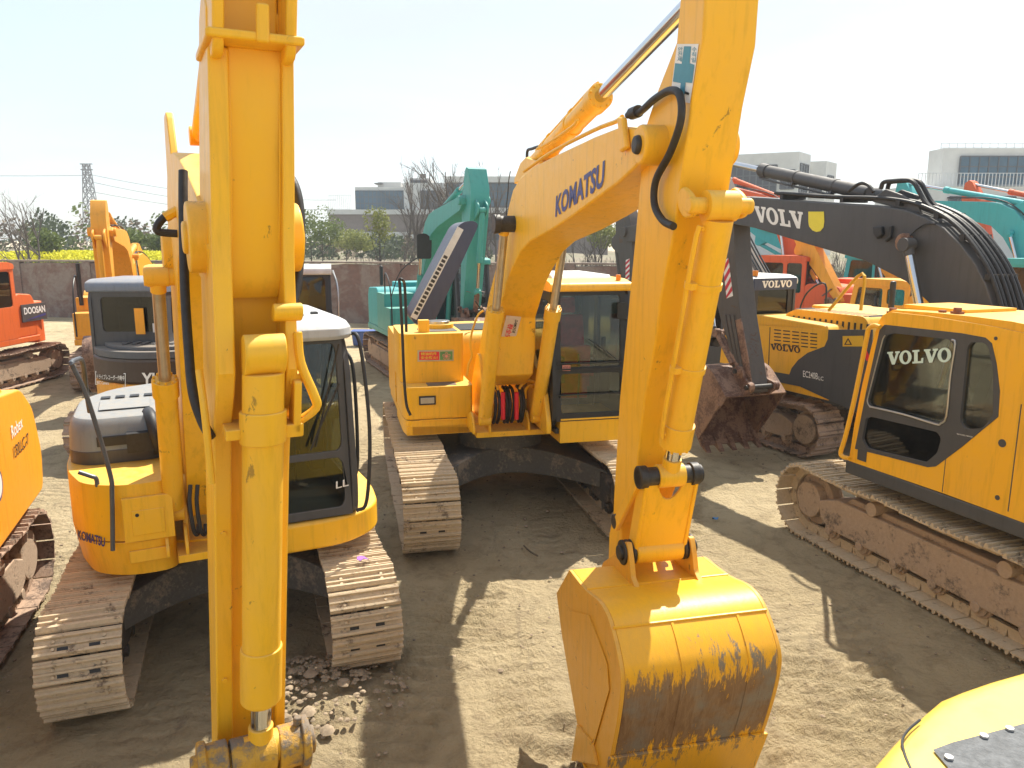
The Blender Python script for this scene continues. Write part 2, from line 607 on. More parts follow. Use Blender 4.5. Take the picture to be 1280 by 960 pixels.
def ram(m, name, A, B, rb, rr, frac, yoff=0, mat=None, gland=True, pw=.07, rod=None, pipe=None, seg=24):
    """hydraulic cylinder from pin A (barrel end) to pin B (rod end)"""
    mat = mat or KY
    A, B = V(A), V(B)
    d = (B - A)
    L = d.length
    d.normalize()
    Y = V((0, 1, 0))
    b = MB()
    b.cyl(A + d * rb * .8, A + d * L * frac, rb, 0, seg)
    b.cyl(A - Y * pw, A + Y * pw, rb * .95, 0, seg)
    if gland:
        g0, g1 = A + d * (L * frac - rb * 1.6), A + d * (L * frac + .015)
        b.cyl(g0, g1, rb * 1.16, 0, seg)
        side = d.cross(Y).normalized()
        up = Y
        for k in range(10):
            a = k * math.pi / 5
            c = g1 + (side * math.cos(a) + up * math.sin(a)) * rb * .98
            b.cyl(c, c + d * .02, rb * .12, 0, 6)
    side = d.cross(Y).normalized()
    if pipe is not None:
        s = V(pipe)
        b.tube([A + d * rb * 1.5 + s * rb, A + d * rb * 1.9 + s * (rb + .04), A + d * L * frac * .5 + s * (rb + .04), A + d * (L * frac - rb * 1.2) + s * (rb + .04), A + d * (L * frac - rb) + s * rb], .016, 0, 6, 3)
        for q in (.3, .65):
            c = A + d * L * frac * q
            b.cyl(c - d * .02, c + d * .02, rb * 1.1, 0, seg)
            b.cyl(c + s * (rb + .02) - d * .02, c + s * (rb + .02) + d * .02, .04, 0, 6)
    c = b.build(name, m.root, mat, bevel=.006)
    r = MB()
    r.cyl(A + d * L * frac, B - d * rr * .5, rr, 0, seg)
    r.cyl(B - Y * pw, B + Y * pw, rr * 1.55, 1, seg)
    r.cyl(B - d * rr * 2.6, B - d * rr * .6, rr * 1.2, 1, seg)
    r.build('rod', c, [rod or CHR, mat], bevel=.004)
    return c

def seat(parent, x, y, z, mat=SEAT, s=1.0):
    b = MB()
    b.box(x - .2, x - .1, y - .30, y + .30, z - .2, z + .35)
    b.prism(roundpoly([(x - .25, z), (x + .27, z), (x + .29, z + .12), (x - .2, z + .1)], .05), y - .24, y + .24)
    b.prism(roundpoly([(x - .25, z + .08), (x - .12, z + .1), (x - .24, z + .75 * s), (x - .38, z + .75 * s)], .05), y - .23, y + .23)
    b.prism(roundpoly([(x - .26, z + .78 * s), (x - .36, z + .78 * s), (x - .38, z + .98 * s), (x - .29, z + .98 * s)], .03), y - .13, y + .13)
    b.box(x - .15, x + .15, y - .18, y + .18, z - .3, z + .01)
    return b.build('seat', parent, mat, bevel=.03, seg=3)

def controls(parent, x, y, z, mat=BLK):
    b = MB()
    for sy in (-1, 1):
        b.box(x - .25, x + .25, y + sy * .36 - .07, y + sy * .36 + .07, z - .3, z + .18)
        b.tube([(x + .2, y + sy * .36, z + .15), (x + .24, y + sy * .35, z + .3), (x + .26, y + sy * .33, z + .42)], .02, 0, 8, 3)
        b.cyl((x + .26, y + sy * .33, z + .38), (x + .27, y + sy * .32, z + .52), .032, 0, 10)
        b.tube([(x + .55, y + sy * .1, z - .3), (x + .6, y + sy * .1, z + .1), (x + .55, y + sy * .1, z + .35)], .014, 0, 8, 3)
    b.box(x + .45, x + .58, y - .38, y - .28, z, z + .32)
    return b.build('controls', parent, mat, bevel=.01)

def cab(m, side, holes, y0, y1, fr, fholes, roofz, mats, th=.05, glassmat=None, seatmat=SEAT, roof=None, seat_at=None, rear_hole=True, front_mat=1, side_mat=0):
    """side: outline (x,z); holes: window loops; fr: (xb,zb,xt,zt) the front edge; mats: [body, frame, roof]"""
    gm = glassmat or GL
    b = MB()
    b.plate([side] + holes, y1 - th, y1, side_mat)
    b.plate([side] + holes, y0, y0 + th, side_mat)
    xb, zb, xt, zt = fr
    F = lambda u, v, w: (xb + (xt - xb) * v + w, y0 + th + (y1 - y0 - 2 * th) * u, zb + (zt - zb) * v)
    b.plate([[(0, 0), (1, 0), (1, 1), (0, 1)]] + fholes, -.04, 0, front_mat, F)
    xr = min(p[0] for p in side)
    zlo = min(p[1] for p in side)
    zr = max(p[1] for p in side)
    G = lambda u, v, w: (xr + .02 + w, y0 + th + (y1 - y0 - 2 * th) * u, zlo + (zr - .05 - zlo) * v)
    rh = [rrect(.12, .88, .52, .92, .05)]
    b.plate([[(0, 0), (1, 0), (1, 1), (0, 1)]] + rh, 0, .04, front_mat, G)
    b.box(xr + .05, xb - .05, y0 + th, y1 - th, zlo, zlo + .06, 1)
    if roof is None:
        rx0, rx1 = xr - .02, max(xt, xb - .1) + .04
        b.prism(roundpoly([(rx0, zr - .09), (rx1, zr - .09), (rx1 - .02, roofz - .03), (rx1 - .3, roofz), (rx0 + .2, roofz), (rx0, roofz - .05)], .06), y0 - .02, y1 + .02, 2)
    else:
        roof(b)
    c = b.build('cab', m.root, mats, bevel=.012)
    def shrink(l, k=.0):
        return l
    for yy in (y1 - th / 2, y0 + th / 2):
        for h in holes:
            MB().prism(h, yy - .003, yy + .003).build('window', c, gm, bevel=0)
    for h in fholes:
        MB().prism(h, -.022, -.016, 0, F).build('window', c, gm, bevel=0)
    MB().prism(rh[0], .018, .022, 0, G).build('window', c, gm, bevel=0)
    if seat_at:
        seat(c, *seat_at, mat=seatmat)
        controls(c, seat_at[0] + .05, seat_at[1], seat_at[2])
    return c

def bucket(m, P, rot, w, yc, mats, sc=1.0, teeth=5, name='bucket', wear=True):
    """P pin (x,z). In its own frame the mouth faces -x and the teeth point down; rot turns it about the pin"""
    c, s = math.cos(R(rot)), math.sin(R(rot))
    def T(u, v, ww):
        u, v = (u + .43) * sc, (v - .02) * sc
        return (P[0] + u * c - v * s, yc + ww, P[1] + u * s + v * c)
    back = [(-.42, -.20), (.10, -.16)] + arc(.12, -.72, .56, 90, -35, 10) + [(.20, -1.32), (-.25, -1.42), (-.34, -1.43)]
    b = MB()
    n = len(back)
    off = []
    for i in range(n):
        a, e = V(back[max(i - 1, 0)]), V(back[min(i + 1, n - 1)])
        d = (e - a).normalized()
        off.append((back[i][0] + d.y * -.0 - (-d.y) * -.03 * 1, back[i][1] - d.x * .03))
    inner = [(p[0] - .03 if p[0] > .1 else p[0], p[1] - .03 if p[1] > -.6 else p[1] + .03) for p in back]
    b.prism(back + inner[::-1], -w / 2 + .02, w / 2 - .02, 0, T)
    sidep = back + [(-.30, -1.1), (-.36, -.7), (-.42, -.4)]
    for sy in (-1, 1):
        a, e = (-w / 2, -w / 2 + .025) if sy < 0 else (w / 2 - .025, w / 2)
        b.prism(sidep, a, e, 0, T)
        a, e = (-w / 2 - .02, -w / 2) if sy < 0 else (w / 2, w / 2 + .02)
        b.prism([(-.40, -.45), (-.34, -.45), (-.24, -1.1), (-.26, -1.40), (-.36, -1.43), (-.38, -1.1)], a, e, 0, T)
    # wear straps on the back
    for k in range(3):
        yy = (k - 1) * w * .3
        st = [(p[0] * 1.0, p[1]) for p in back[8:]]
        st2 = [(p[0] + .018, p[1] - .018) for p in st]
        b.prism(st + st2[::-1], yy - .03, yy + .03, 0, T)
    # lip
    b.prism([(-.50, -1.44), (-.20, -1.38), (-.20, -1.43), (-.5, -1.47)], -w / 2, w / 2, 0, T)
    # ears
    for sy in (-1, 1):
        b.prism(roundpoly([(-.44, -.20), (-.52, .02), (-.44, .12), (-.25, .02), (0, .11), (.11, .02), (.16, -.12), (.1, -.19)], .05), sy * .2 - .025, sy * .2 + .025, 0, T)
        for u, v in ((0, 0), (-.43, .02)):
            b.cyl(T(u, v, sy * .24 - .03), T(u, v, sy * .24 + .03), .085 * sc, 0, 18)
    for u, v in ((0, 0), (-.43, .02)):
        b.cyl(T(u, v, -.3), T(u, v, .3), .045 * sc, 1, 16)
    o = b.build(name, m.root, mats, bevel=.006)
    for k in range(teeth):
        yy = -w / 2 + .07 + (w - .14) * k / (teeth - 1)
        t = MB().prism([(-.30, -1.37), (-.46, -1.395), (-.68, -1.452), (-.68, -1.462), (-.46, -1.52), (-.30, -1.49)], yy - .045, yy + .045, 0, T)
        t.build('tooth', o, mats[0], bevel=.008)
    return T

def lens(b, x, y, z, r=.08, m=0):
    b.cyl((x, y, z), (x + .05, y, z), r, m, 18)

def rail(m, pts, r=.018, mat=None, name='handrail', parent=None):
    return MB().tube(pts, r, 0, 10, 5).build(name, parent or m.root, mat or BLK, bevel=0)

def tr2(P, ang, pts):
    c, s = math.cos(R(ang)), math.sin(R(ang))
    return [(P[0] + u * c - v * s, P[1] + u * s + v * c) for u, v in pts]

BOOM_T = [(-.16, .05), (-.05, .2), (.4, .42), (2.1, 1.32), (2.55, 1.46), (3.0, 1.42), (3.5, 1.22), (5.55, .20), (5.80, .10), (5.86, -.04)]
BOOM_B = [(5.75, -.16), (5.5, -.18), (3.6, .60), (2.9, .80), (2.4, .72), (1.9, .50), (.4, -.12), (.1, -.17), (-.1, -.12)]
ARM_O = [(-.85, .05), (-.82, .22), (-.35, .48), (.10, .52), (.5, .46), (2.75, .15), (3.0, .06), (3.02, -.07), (2.9, -.12), (.5, -.20), (0, -.22), (-.3, -.16), (-.75, -.05)]

def swing_parts(m, foot, ba, aa, kb, bw, yc, pm, bucket_mats, sc=1.0, hosemat=RUB, decals=True):
    """standard boom, arm, cylinders and bucket set by three angles"""
    bp = tr2(foot, ba, [(u * sc, v * sc) for u, v in BOOM_T + BOOM_B])
    tip = tr2(foot, ba, [(5.7 * sc, 0)])[0]
    b = MB()
    b.prism(bp, yc - bw / 2, yc + bw / 2, 0)
    k = tr2(foot, ba, [(2.2 * sc, 1.48 * sc), (2.5 * sc, 1.75 * sc), (2.75 * sc, 1.48 * sc)])
    for sy in (-.1, .1):
        b.prism(k, yc + sy - .02, yc + sy + .02)
    b.cyl((tip[0], yc - bw / 2 - .05, tip[1]), (tip[0], yc + bw / 2 + .05, tip[1]), .12 * sc, 0, 20)
    for sy in (-.13, -.05, .05, .13):
        pts = tr2(foot, ba, [(.3 * sc, .45 * sc), (1.3 * sc, .98 * sc), (2.2 * sc, 1.42 * sc), (3.2 * sc, 1.42 * sc), (4.6 * sc, .74 * sc)])
        b.tube([(p[0], yc + sy, p[1] + .03) for p in pts], .02, 1, 6, 4)
    b.build('boom', m.root, [pm, hosemat], bevel=.012)
    ap = tr2(tip, aa, [(u * sc, v * sc) for u, v in ARM_O])
    b = MB()
    b.prism(ap, yc - bw * .34, yc + bw * .34, 0)
    for sy in (-1, 1):
        b.prism(tr2(tip, aa, roundpoly([(-.1 * sc, .45 * sc), (.05 * sc, .78 * sc), (.25 * sc, .78 * sc), (.5 * sc, .42 * sc)], .08)), yc + sy * .1 - .02, yc + sy * .1 + .02)
    b.build('arm', m.root, [pm], bevel=.012)
    A = tr2(foot, ba, [(2.5 * sc, 1.68 * sc)])[0]
    B = tr2(tip, aa, [(-.76 * sc, .13 * sc)])[0]
    ram(m, 'arm_cylinder', (A[0], yc, A[1]), (B[0], yc, B[1]), .085 * sc, .05 * sc, .62, mat=pm)
    A = tr2(tip, aa, [(.18 * sc, .70 * sc)])[0]
    Q = tr2(tip, aa, [(2.35 * sc, .52 * sc)])[0]
    ram(m, 'bucket_cylinder', (A[0], yc, A[1]), (Q[0], yc, Q[1]), .075 * sc, .045 * sc, .62, mat=pm)
    A = (foot[0] + .55, foot[1] - .45)
    B = tr2(foot, ba, [(2.25 * sc, .95 * sc)])[0]
    for sy in (-1, 1):
        ram(m, 'boom_cylinder', (A[0], yc + sy * (bw / 2 + .1), A[1]), (B[0], yc + sy * (bw / 2 + .1), B[1]), .08 * sc, .048 * sc, .6, mat=pm)
    P = tr2(tip, aa, [(2.92 * sc, -.02)])[0]
    L1 = tr2(tip, aa, [(2.4 * sc, .0)])[0]
    T = bucket(m, P, kb, 1.1 * sc, yc, bucket_mats, sc)
    e = T(0, 0, 0)
    b = MB()
    for sy in (-.16, .16):
        b.prism([(L1[0] - .03, L1[1]), (L1[0] + .03, L1[1]), (Q[0] + .04, Q[1]), (Q[0] - .04, Q[1])], yc + sy - .02, yc + sy + .02)
    b.tube([(Q[0], yc, Q[1]), (e[0], yc, e[2])], .06, 0, 10, 1)
    b.build('bucket_link', m.root, bucket_mats[0], bevel=.006)
    return tip

def std_machine(cx, cy, heading, colour, label, ty=0, ba=25, aa=-95, kb=0, total=4.2, gauge=2.3, roofcol=None, cabcol=None, cwcol=None, bkt=None, sc=1.0,
                track_m=None, boomcol=None, cat='excavator', group=None, foot=(.25, 1.7), cabz=2.9, name='excavator', seatm=SEAT, gl=None, hoodcol=None, w=1.32, rear=-2.0, doboom=True, bw=.42):
    m = Mach(cx, cy, heading, name)
    tag(m.root, label, cat, group)
    T = Matrix.Rotation(R(ty), 4, 'Z')
    for sy in (-1, 1):
        track(m, T, sy * gauge / 2, total, .55, detail=1, mat=track_m or TRKB, fmat=FRMB, seedv=int(cx * 10) + sy)
    underbody(m, T, gauge, total, .55, UND)
    b = MB()
    b.box(rear + .35, 1.25, -w, w, 1.0, 1.14)
    b.box(1.2, 1.4, -.35, .2, .98, 1.12)
    for sy in (-.28, .12):
        b.prism([(-.1, 1.12), (.9, 1.12), (.85, 1.3), (foot[0] + .12, foot[1] + .12), (foot[0] - .12, foot[1] + .12), (-.1, 1.6)], -.1 + sy - .02, -.1 + sy + .02)
    b.build('deck', m.root, colour, bevel=.02)
    b = MB()
    b.prism(roundpoly([(rear, -w + .1), (rear - .32, -w * .5), (rear - .38, 0), (rear - .32, w * .5), (rear, w - .1), (rear + .5, w), (rear + .5, -w)], .1), .95, 1.95, 0, lambda u, v, ww: (u, v, ww))
    b.build('counterweight', m.root, cwcol or colour, bevel=.06, seg=3)
    b = MB()
    b.prism(roundpoly([(rear + .45, 1.14), (-.35, 1.14), (-.35, 2.05), (-.5, 2.2), (rear + .5, 2.15), (rear + .4, 1.95)], .08), -w + .02, w - .02)
    b.box(-1.2, -.55, -.7, .1, 2.15, 2.32)
    b.cyl((-1.3, -w + .35, 2.2), (-1.3, -w + .35, 2.75), .05, 1, 14)
    b.build('engine_hood', m.root, [hoodcol or colour, BLK], bevel=.03)
    b = MB()
    b.box(-.33, 1.15, -w, -.48, 1.14, 1.75)
    b.box(-.33, .55, -w, -.50, 1.74, 2.08)
    b.box(1.15, 1.165, -w + .12, -.62, 1.22, 1.65)
    b.build('tool_box', m.root, colour, bevel=.03)
    side = roundpoly([(-.42, 1.14), (1.32, 1.14), (1.42, 1.5), (1.25, cabz - .1), (-.42, cabz - .08)], .1)
    z1 = cabz - .22
    holes = [roundpoly([(.35, 1.5), (1.27, 1.5), (1.12, z1), (.35, z1)], .08), roundpoly([(-.3, 1.9), (.22, 1.9), (.22, z1), (-.3, z1)], .08)]
    cab(m, side, holes, .36, w, (1.41, 1.2, 1.25, cabz - .1), [rrect(.08, .92, .36, .93, .05), rrect(.08, .92, .06, .31, .04)], cabz, [cabcol or colour, BLK, roofcol or colour],
        glassmat=gl, seat_at=(.25, .85, 1.55), seatmat=seatm)
    if doboom:
        swing_parts(m, foot, ba, aa, kb, bw, -.1, boomcol or colour, bkt or [RUST, GRS], sc)
    rail(m, [(1.15, -w + .05, 1.2), (1.15, -w + .05, 1.9), (.95, -w + .05, 2.4), (.5, -w + .05, 2.6), (.45, -w + .05, 2.0)], .018, BLK)
    return m
# ------------------------------------------------------------------ the centre machine (yellow, arm reaching to the camera)
def big_centre():
    m = Mach(-.17, 10.4, -77)
    tag(m.root, 'yellow excavator with KOMATSU on its boom and a scuffed yellow bucket at its front', 'excavator')
    r = m.root
    T = Matrix.Rotation(R(-1), 4, 'Z')
    track(m, T, -1.2, 4.75, .62, h=.90, detail=2, seedv=3)
    track(m, T, 1.2, 4.75, .62, h=.90, detail=2, seedv=4)
    underbody(m, T, 2.4, 4.75, .62, UND, top=1.02)
    yc = -.1
    # deck
    b = MB()
    b.box(-2.2, .62, -1.34, 1.3, 1.0, 1.12)
    b.box(.55, 1.05, -.52, .40, 1.03, 1.10)
    b.box(.6, 1.52, .42, 1.3, 1.03, 1.30)
    for s in (-.30, -.02, .30, .02):
        pass
    for yy in (yc - .24, yc + .24):
        b.prism(roundpoly([(-.1, 1.1), (.75, 1.1), (.7, 1.35), (.42, 1.98), (.22, 1.98), (-.2, 1.5)], .08), yy - .02, yy + .02)
    for yy in (yc - .45, yc - .25, yc + .25, yc + .45):
        b.prism(roundpoly([(.55, 1.08), (1.08, 1.08), (1.06, 1.2), (.95, 1.32), (.80, 1.32), (.6, 1.2)], .04), yy - .015, yy + .015)
    b.box(.0, .55, yc - .22, yc + .22, 1.12, 1.35)
    b.build('deck', r, KY, bevel=.02)
    b = MB()
    b.prism(roundpoly([(-2.2, -1.3), (-2.6, -.8), (-2.75, 0), (-2.6, .8), (-2.2, 1.3), (-1.8, 1.34), (-1.8, -1.34)], .15), .98, 2.1, 0, lambda u, v, w: (u, v, w))
    b.build('counterweight', r, KY, bevel=.06, seg=3)
    # right-hand boxes
    q0, q1 = m.X(506, 540, .62), m.X(592, 482, .62)
    b = MB()
    plan = roundpoly([(.62, q1.y), (.62, q0.y + .03), (.35, -1.37), (-.6, -1.37), (-.6, q1.y)], .07)
    b.prism(plan, 1.0, 1.19, 0, lambda u, v, w: (u, v, w))
    plan2 = [(u - (.0 if u < .3 else .015), v) for u, v in plan]
    b.prism(plan2, 1.20, q1.z, 0, lambda u, v, w: (u - .01, v, w))
    p0 = m.X(518, 537, .625)
    for (a, c, d, e, f) in ((525, 566, 523, 526.5, .0),):
        u0, u1 = m.X(a, e, .63), m.X(c, d, .63)
        b.box(.62, .64, u0.y, u1.y, u0.z, u1.z)
    l0, l1 = m.X(526, 505, .63), m.X(543, 497, .63)
    b.box(.60, .618, l0.y - .02, l1.y + .02, l0.z - .02, l1.z + .02, 1)
    b.box(.61, .625, l0.y, l1.y, l0.z, l1.z, 2)
    s0, s1 = m.X(535, 479, .55), m.X(570, 476, .45)
    b.box(.30, .52, s0.y, s1.y, q1.z, q1.z + .006, 3)
    b.build('tool_box', r, [KY, BLK, SIL, DG], bevel=.015)
    u0, u1 = m.X(504, 480, .28), m.X(580, 416, .28)
    b = MB()
    plan = roundpoly([(.28, u1.y), (.28, u0.y + .05), (.15, -1.37), (-.9, -1.37), (-.9, u1.y)], .08)
    b.prism(plan, q1.z, u1.z, 0, lambda u, v, w: (u, v, w))
    b.box(-.3, .1, u0.y + .25, u0.y + .75, u1.z, u1.z + .012, 1)
    k = m.X(530, 414, .1)
    b.box(.0, .12, k.y - .07, k.y + .07, u1.z, u1.z + .16, 0)
    k = m.X(551, 410, -.1)
    b.cyl((-.3, k.y, u1.z), (-.3, k.y, u1.z + .07), .2, 0, 24)
    b.cyl((-.3, k.y, u1.z + .07), (-.3, k.y, u1.z + .11), .15, 2, 24)
    o = b.build('fuel_tank', r, [KY, DG, SIL], bevel=.02)
    P = lambda a, c: m.X(a, c, .287)
    d = MB()
    decal(None, SQ, P(522, 452), P(567, 451), P(522, 438), None, (1, 0, 0), off=0, mb=d, mi=0)
    decal(None, SQ, P(524, 450), P(549, 450), P(524, 439.5), None, (1, 0, 0), off=.002, mb=d, mi=1)
    decal(None, SQ, P(550, 450), P(565.5, 449.5), P(550, 439.5), None, (1, 0, 0), off=.002, mb=d, mi=2)
    decal(None, text_geo('精油机件', .01), P(526, 444.3), P(546, 444), P(526, 440.5), None, (1, 0, 0), off=.004, mb=d, mi=3)
    decal(None, text_geo('安全防火!', .01), P(526, 449), P(547, 448.8), P(526, 445.2), None, (1, 0, 0), off=.004, mb=d, mi=3)
    decal(None, text_geo('❀', 0), P(553, 449.5), P(563, 449.2), P(553, 440.5), None, (1, 0, 0), off=.004, mb=d, mi=4)
    d.build('decal', o, [SIL, RED, GRN, YEL, PINK], bevel=0, label='red and green printed sticker with yellow writing')
    # machinery deck and engine bay behind
    b = MB()
    b.prism(roundpoly([(-2.2, 1.12), (-.9, 1.12), (-.9, 2.0), (-1.0, 2.12), (-2.1, 2.12), (-2.2, 2.0)], .07), -1.36, 1.3)
    for i in range(9):
        b.box(-2.0 + i * .1, -1.95 + i * .1, -.9, .2, 2.12, 2.14, 1)
    b.build('engine_hood', r, [KY, BLK], bevel=.03)
    # raised dark hood lid with a prop
    hp = [(p.y, p.z) for p in (m.X(a, c, -1.15) for a, c in ((513, 396), (519, 406), (541, 407), (596, 287), (598, 280), (592, 276), (580, 277), (572, 283)))]
    b = MB()
    b.prism(roundpoly(hp, .06), -1.15, -2.0, 0, lambda u, v, w: (w, u, v))
    e0, e1 = V(hp[0]), V(hp[7])
    for i in range(15):
        t = .06 + .62 * i / 14
        c = e0 + (e1 - e0) * t
        nn = V((-(e1 - e0).y, (e1 - e0).x)).normalized()
        c2 = c - nn * .05
        dd = (e1 - e0).normalized() * .022
        q = [c2 - dd - nn * .03, c2 + dd - nn * .03, c2 + dd + nn * .03, c2 - dd + nn * .03]
        b.prism([(a.x, a.y) for a in q], -1.145, -1.15, 1, lambda u, v, w: (w, u, v))
    w0 = [e0, e1, e1 - V((-(e1 - e0).y, (e1 - e0).x)).normalized() * .10, e0 - V((-(e1 - e0).y, (e1 - e0).x)).normalized() * .10]
    b.prism([(a.x, a.y) for a in w0], -1.147, -1.15, 2, lambda u, v, w: (w, u, v))
    p, q = m.X(594, 376, -1.2), m.X(622, 418, -1.2)
    b.tube([p, q], .012, 1, 6, 1)
    b.build('hood_lid', r, [NAVY, BLK, WHD], bevel=.012, label='raised navy hood lid with a perforated edge')
    # boom
    Lp = [(812, 167), (795, 160), (775, 158), (742, 171), (700, 191), (665, 209), (650, 222), (641, 237), (636, 256), (626, 310), (612, 365), (603, 410), (597, 450), (598, 474),
          (612, 482), (620, 470), (622, 440), (622, 398), (632, 355), (640, 335), (650, 315), (662, 302), (690, 287), (716, 270), (771, 230), (797, 206), (812, 200), (820, 184)]
    pr = m.prof(Lp, yc - .23)
    b = MB()
    b.prism(pr, yc - .23, yc + .23)
    tip = m.Y(798, 181, yc - .3)
    b.cyl((tip.x, yc - .30, tip.z), (tip.x, yc + .30, tip.z), .115, 0, 28)
    b.cyl((tip.x, yc - .33, tip.z), (tip.x, yc + .33, tip.z), .055, 1, 20)
    # stiffener at the tip and the pipe clamp
    cl = m.prof([(773, 146), (781, 146), (786, 185), (777, 191), (775, 160)], yc - .25)
    b.prism(cl, yc - .27, yc - .23)
    kn = m.Y(640, 290, yc - .23)
    b.build('boom', r, [KY, GRS], bevel=.018)
    bo = [o for o in r.children if o.name.startswith('boom')][-1]
    n = (0, -1, 0)
    P = lambda a, c: m.Y(a, c, yc - .23)
    decal(bo, text_geo("KOMATSU", .035, 1.02), P(694.5, 272), P(755, 233), P(695.5, 245), BLUE, n, label='blue KOMATSU lettering')
    # underside decal plate
    u = lambda a, c: m.Y(a, c, yc)
    bx = lambda a, c: m.X(a, c, 1.02)
    # arm
    Ap = [(849, 8), (845, 53), (822, 112), (805, 163), (797, 257), (792, 313), (781, 428), (774, 500), (767, 620), (766, 642), (761, 668), (760, 700), (772, 706), (777, 690),
          (776, 660), (794, 608), (797, 570), (805, 500), (819, 428), (825, 376), (842, 290), (850, 230), (859, 169), (864, 132), (878, 53), (881, 0), (884, -40), (876, -62), (862, -60), (853, -35)]
    pr = m.prof(Ap, yc - .155)
    b = MB()
    b.prism(pr, yc - .155, yc + .155)
    # ears for the bucket cylinder
    er = m.prof([(855, 232), (864, 240), (870, 252), (871, 262), (866, 272), (857, 274), (850, 262), (848, 245)], yc - .155)
    for a, c in ((yc - .17, yc - .135), (yc + .135, yc + .17)):
        b.prism(roundpoly(er, .03), a, c)
    fp = m.Y(864, 257, yc - .17)
    b.cyl((fp.x, yc - .19, fp.z), (fp.x, yc + .19, fp.z), .045, 0, 18)
    arm = b.build('arm', r, [KY2], bevel=.014)
    P = lambda a, c: m.Y(a, c, yc - .155)
    d = MB()
    decal(None, SQ, P(841, 110), P(862.5, 130), P(848, 54), None, n, off=.003, mb=d, mi=0)
    q = lambda a, c: P(a, c)
    def quad(pts, mi, off=.005):
        d.add([P(a, c) + V((0, -off, 0)) for a, c in pts], [tuple(range(len(pts)))], mi)
    d.v, d.f, d.m = [], [], []
    quad([(847, 55), (874, 55), (869, 92), (863, 129), (853, 127), (840, 109)], 0, .003)
    quad([(856, 58), (865, 58), (863, 79), (869, 81), (866, 104), (858, 103), (856, 124), (850, 121), (852, 104), (842, 102), (845, 79), (853, 80)], 1)
    decal(None, text_geo('안\n전\n제', .01), P(847.5, 77), P(853.5, 77), P(848.5, 59), None, n, off=.005, mb=d, mi=1)
    decal(None, text_geo('수\n칙\n일', .01), P(865, 78), P(871, 78), P(866, 59), None, n, off=.005, mb=d, mi=1)
    decal(None, text_geo('一', .03), P(856.5, 117), P(862, 119), P(857, 114), None, n, off=.005, mb=d, mi=3)
    d.build('decal', arm, [WHT, CYAN, CYAN, BLKD], bevel=0, label='white sticker with a blue cross and small characters')
    # cylinders
    yl, yr = yc - .33, yc + .33
    A, B = m.Y(606, 524, yl), m.Y(631, 280, yl)
    A2, B2 = m.Y(664, 524, yr), V((B.x, yr, B.z))
    for y_, a_ in ((yl, A), (yr, V((A.x, yr, A.z)))):
        ram(m, 'boom_cylinder', (a_.x, y_, a_.z), (B.x, y_, B.z), .083, .045, .60, mat=KY, rod=CHRD)
    b = MB()
    b.cyl((B.x, yl - .1, B.z), (B.x, yr + .1, B.z), .085, 0, 20)
    b.cyl((B.x, yl - .12, B.z), (B.x, yl - .05, B.z), .10, 0, 12)
    b.build('boom_pin', r, GRS, bevel=.01)
    A, B = m.Y(668, 206, yc), m.Y(884, -18, yc)
    ram(m, 'arm_cylinder', A, B, .088, .05, .535, mat=KY, pipe=(-.2, 0, .98))
    b = MB()
    for s in (-.1, .1):
        c = m.prof([(656, 224), (664, 204), (671, 197), (680, 200), (690, 202)], yc)
        b.prism(c + [(c[-1][0], c[-1][1] - .1), (c[0][0], c[0][1] - .05)], yc + s - .02, yc + s + .02)
    b.build('cylinder_bracket', r, KY, bevel=.01)
    # pipes and hoses on the boom
    b = MB()
    for s in (-.17, .17):
        b.tube([m.Y(a, c, yc + s) for a, c in ((655, 214), (690, 190), (742, 163), (770, 152), (778, 146))], .016, 0, 8, 4)
    b.tube([m.Y(a, c, yc - .15) for a, c in ((672, 186), (690, 176), (716, 158), (722, 150))], .014, 0, 8, 4)
    b.build('pipe', r, KY, bevel=0)
    b = MB()
    b.tube([m.Y(a, c, yc - .2) for a, c in ((785, 144), (800, 140), (818, 124), (838, 113), (850, 120), (851, 150), (838, 190), (820, 225), (818, 255), (828, 275), (842, 283))], .022, 0, 12, 6)
    p = m.Y(795, 140, yc - .2)
    b.cyl(m.Y(790, 142, yc - .2), m.Y(798, 139, yc - .2), .038, 0, 12)
    b.build('hose', r, RUB, bevel=0)
    b = MB()
    b.tube([m.Y(a, c, yc) for a, c in ((660, 215), (659, 190), (665, 186), (674, 183))], .016, 0, 8, 4)
    b.tube([m.Y(a, c, yc - .24) for a, c in ((634, 283), (633, 262), (635, 240), (636, 225), (638, 214))], .006, 0, 6, 4)
    b.build('hose', r, RUB, bevel=0)
    # bucket cylinder along the arm front
    lp = m.Y(797, 597, yc - .22)
    ram(m, 'bucket_cylinder', (fp.x, yc, fp.z), (lp.x, yc, lp.z), .088, .05, .86, mat=KY, pw=.09, pipe=(.25, -.96, 0))
    b = MB()
    b.cyl((lp.x, yc - .22, lp.z), (lp.x, yc + .22, lp.z), .062, 0, 20)
    for s in (-.19, .0, .17):
        b.cyl((lp.x, yc + s - .03, lp.z), (lp.x, yc + s + .03, lp.z), .076, 0, 20)
    b.build('link_pin', r, GRS, bevel=.008)
    a0 = m.Y(770, 652, yc - .2)
    ep = m.Y(783, 690, yc - .22)
    b = MB()
    for s in (-1, 1):
        b.prism([(a0.x - .05, a0.z - .03), (a0.x + .03, a0.z - .06), (lp.x + .04, lp.z), (lp.x - .05, lp.z + .02)], yc + s * .20 - .018, yc + s * .20 + .018)
    b.build('side_link', r, KY, bevel=.01)
    b = MB()
    for s in (-.19, .02, .24):
        b.cyl((a0.x, yc + s - .03, a0.z), (a0.x, yc + s + .01, a0.z), .055, 0, 16)
    b.build('side_link_pin', r, GRS, bevel=.01)
    b = MB()
    F = lambda u, v, w: (lp.x + .05 + (ep.x - lp.x) * v + w, yc + u, lp.z + (ep.z - lp.z) * v)
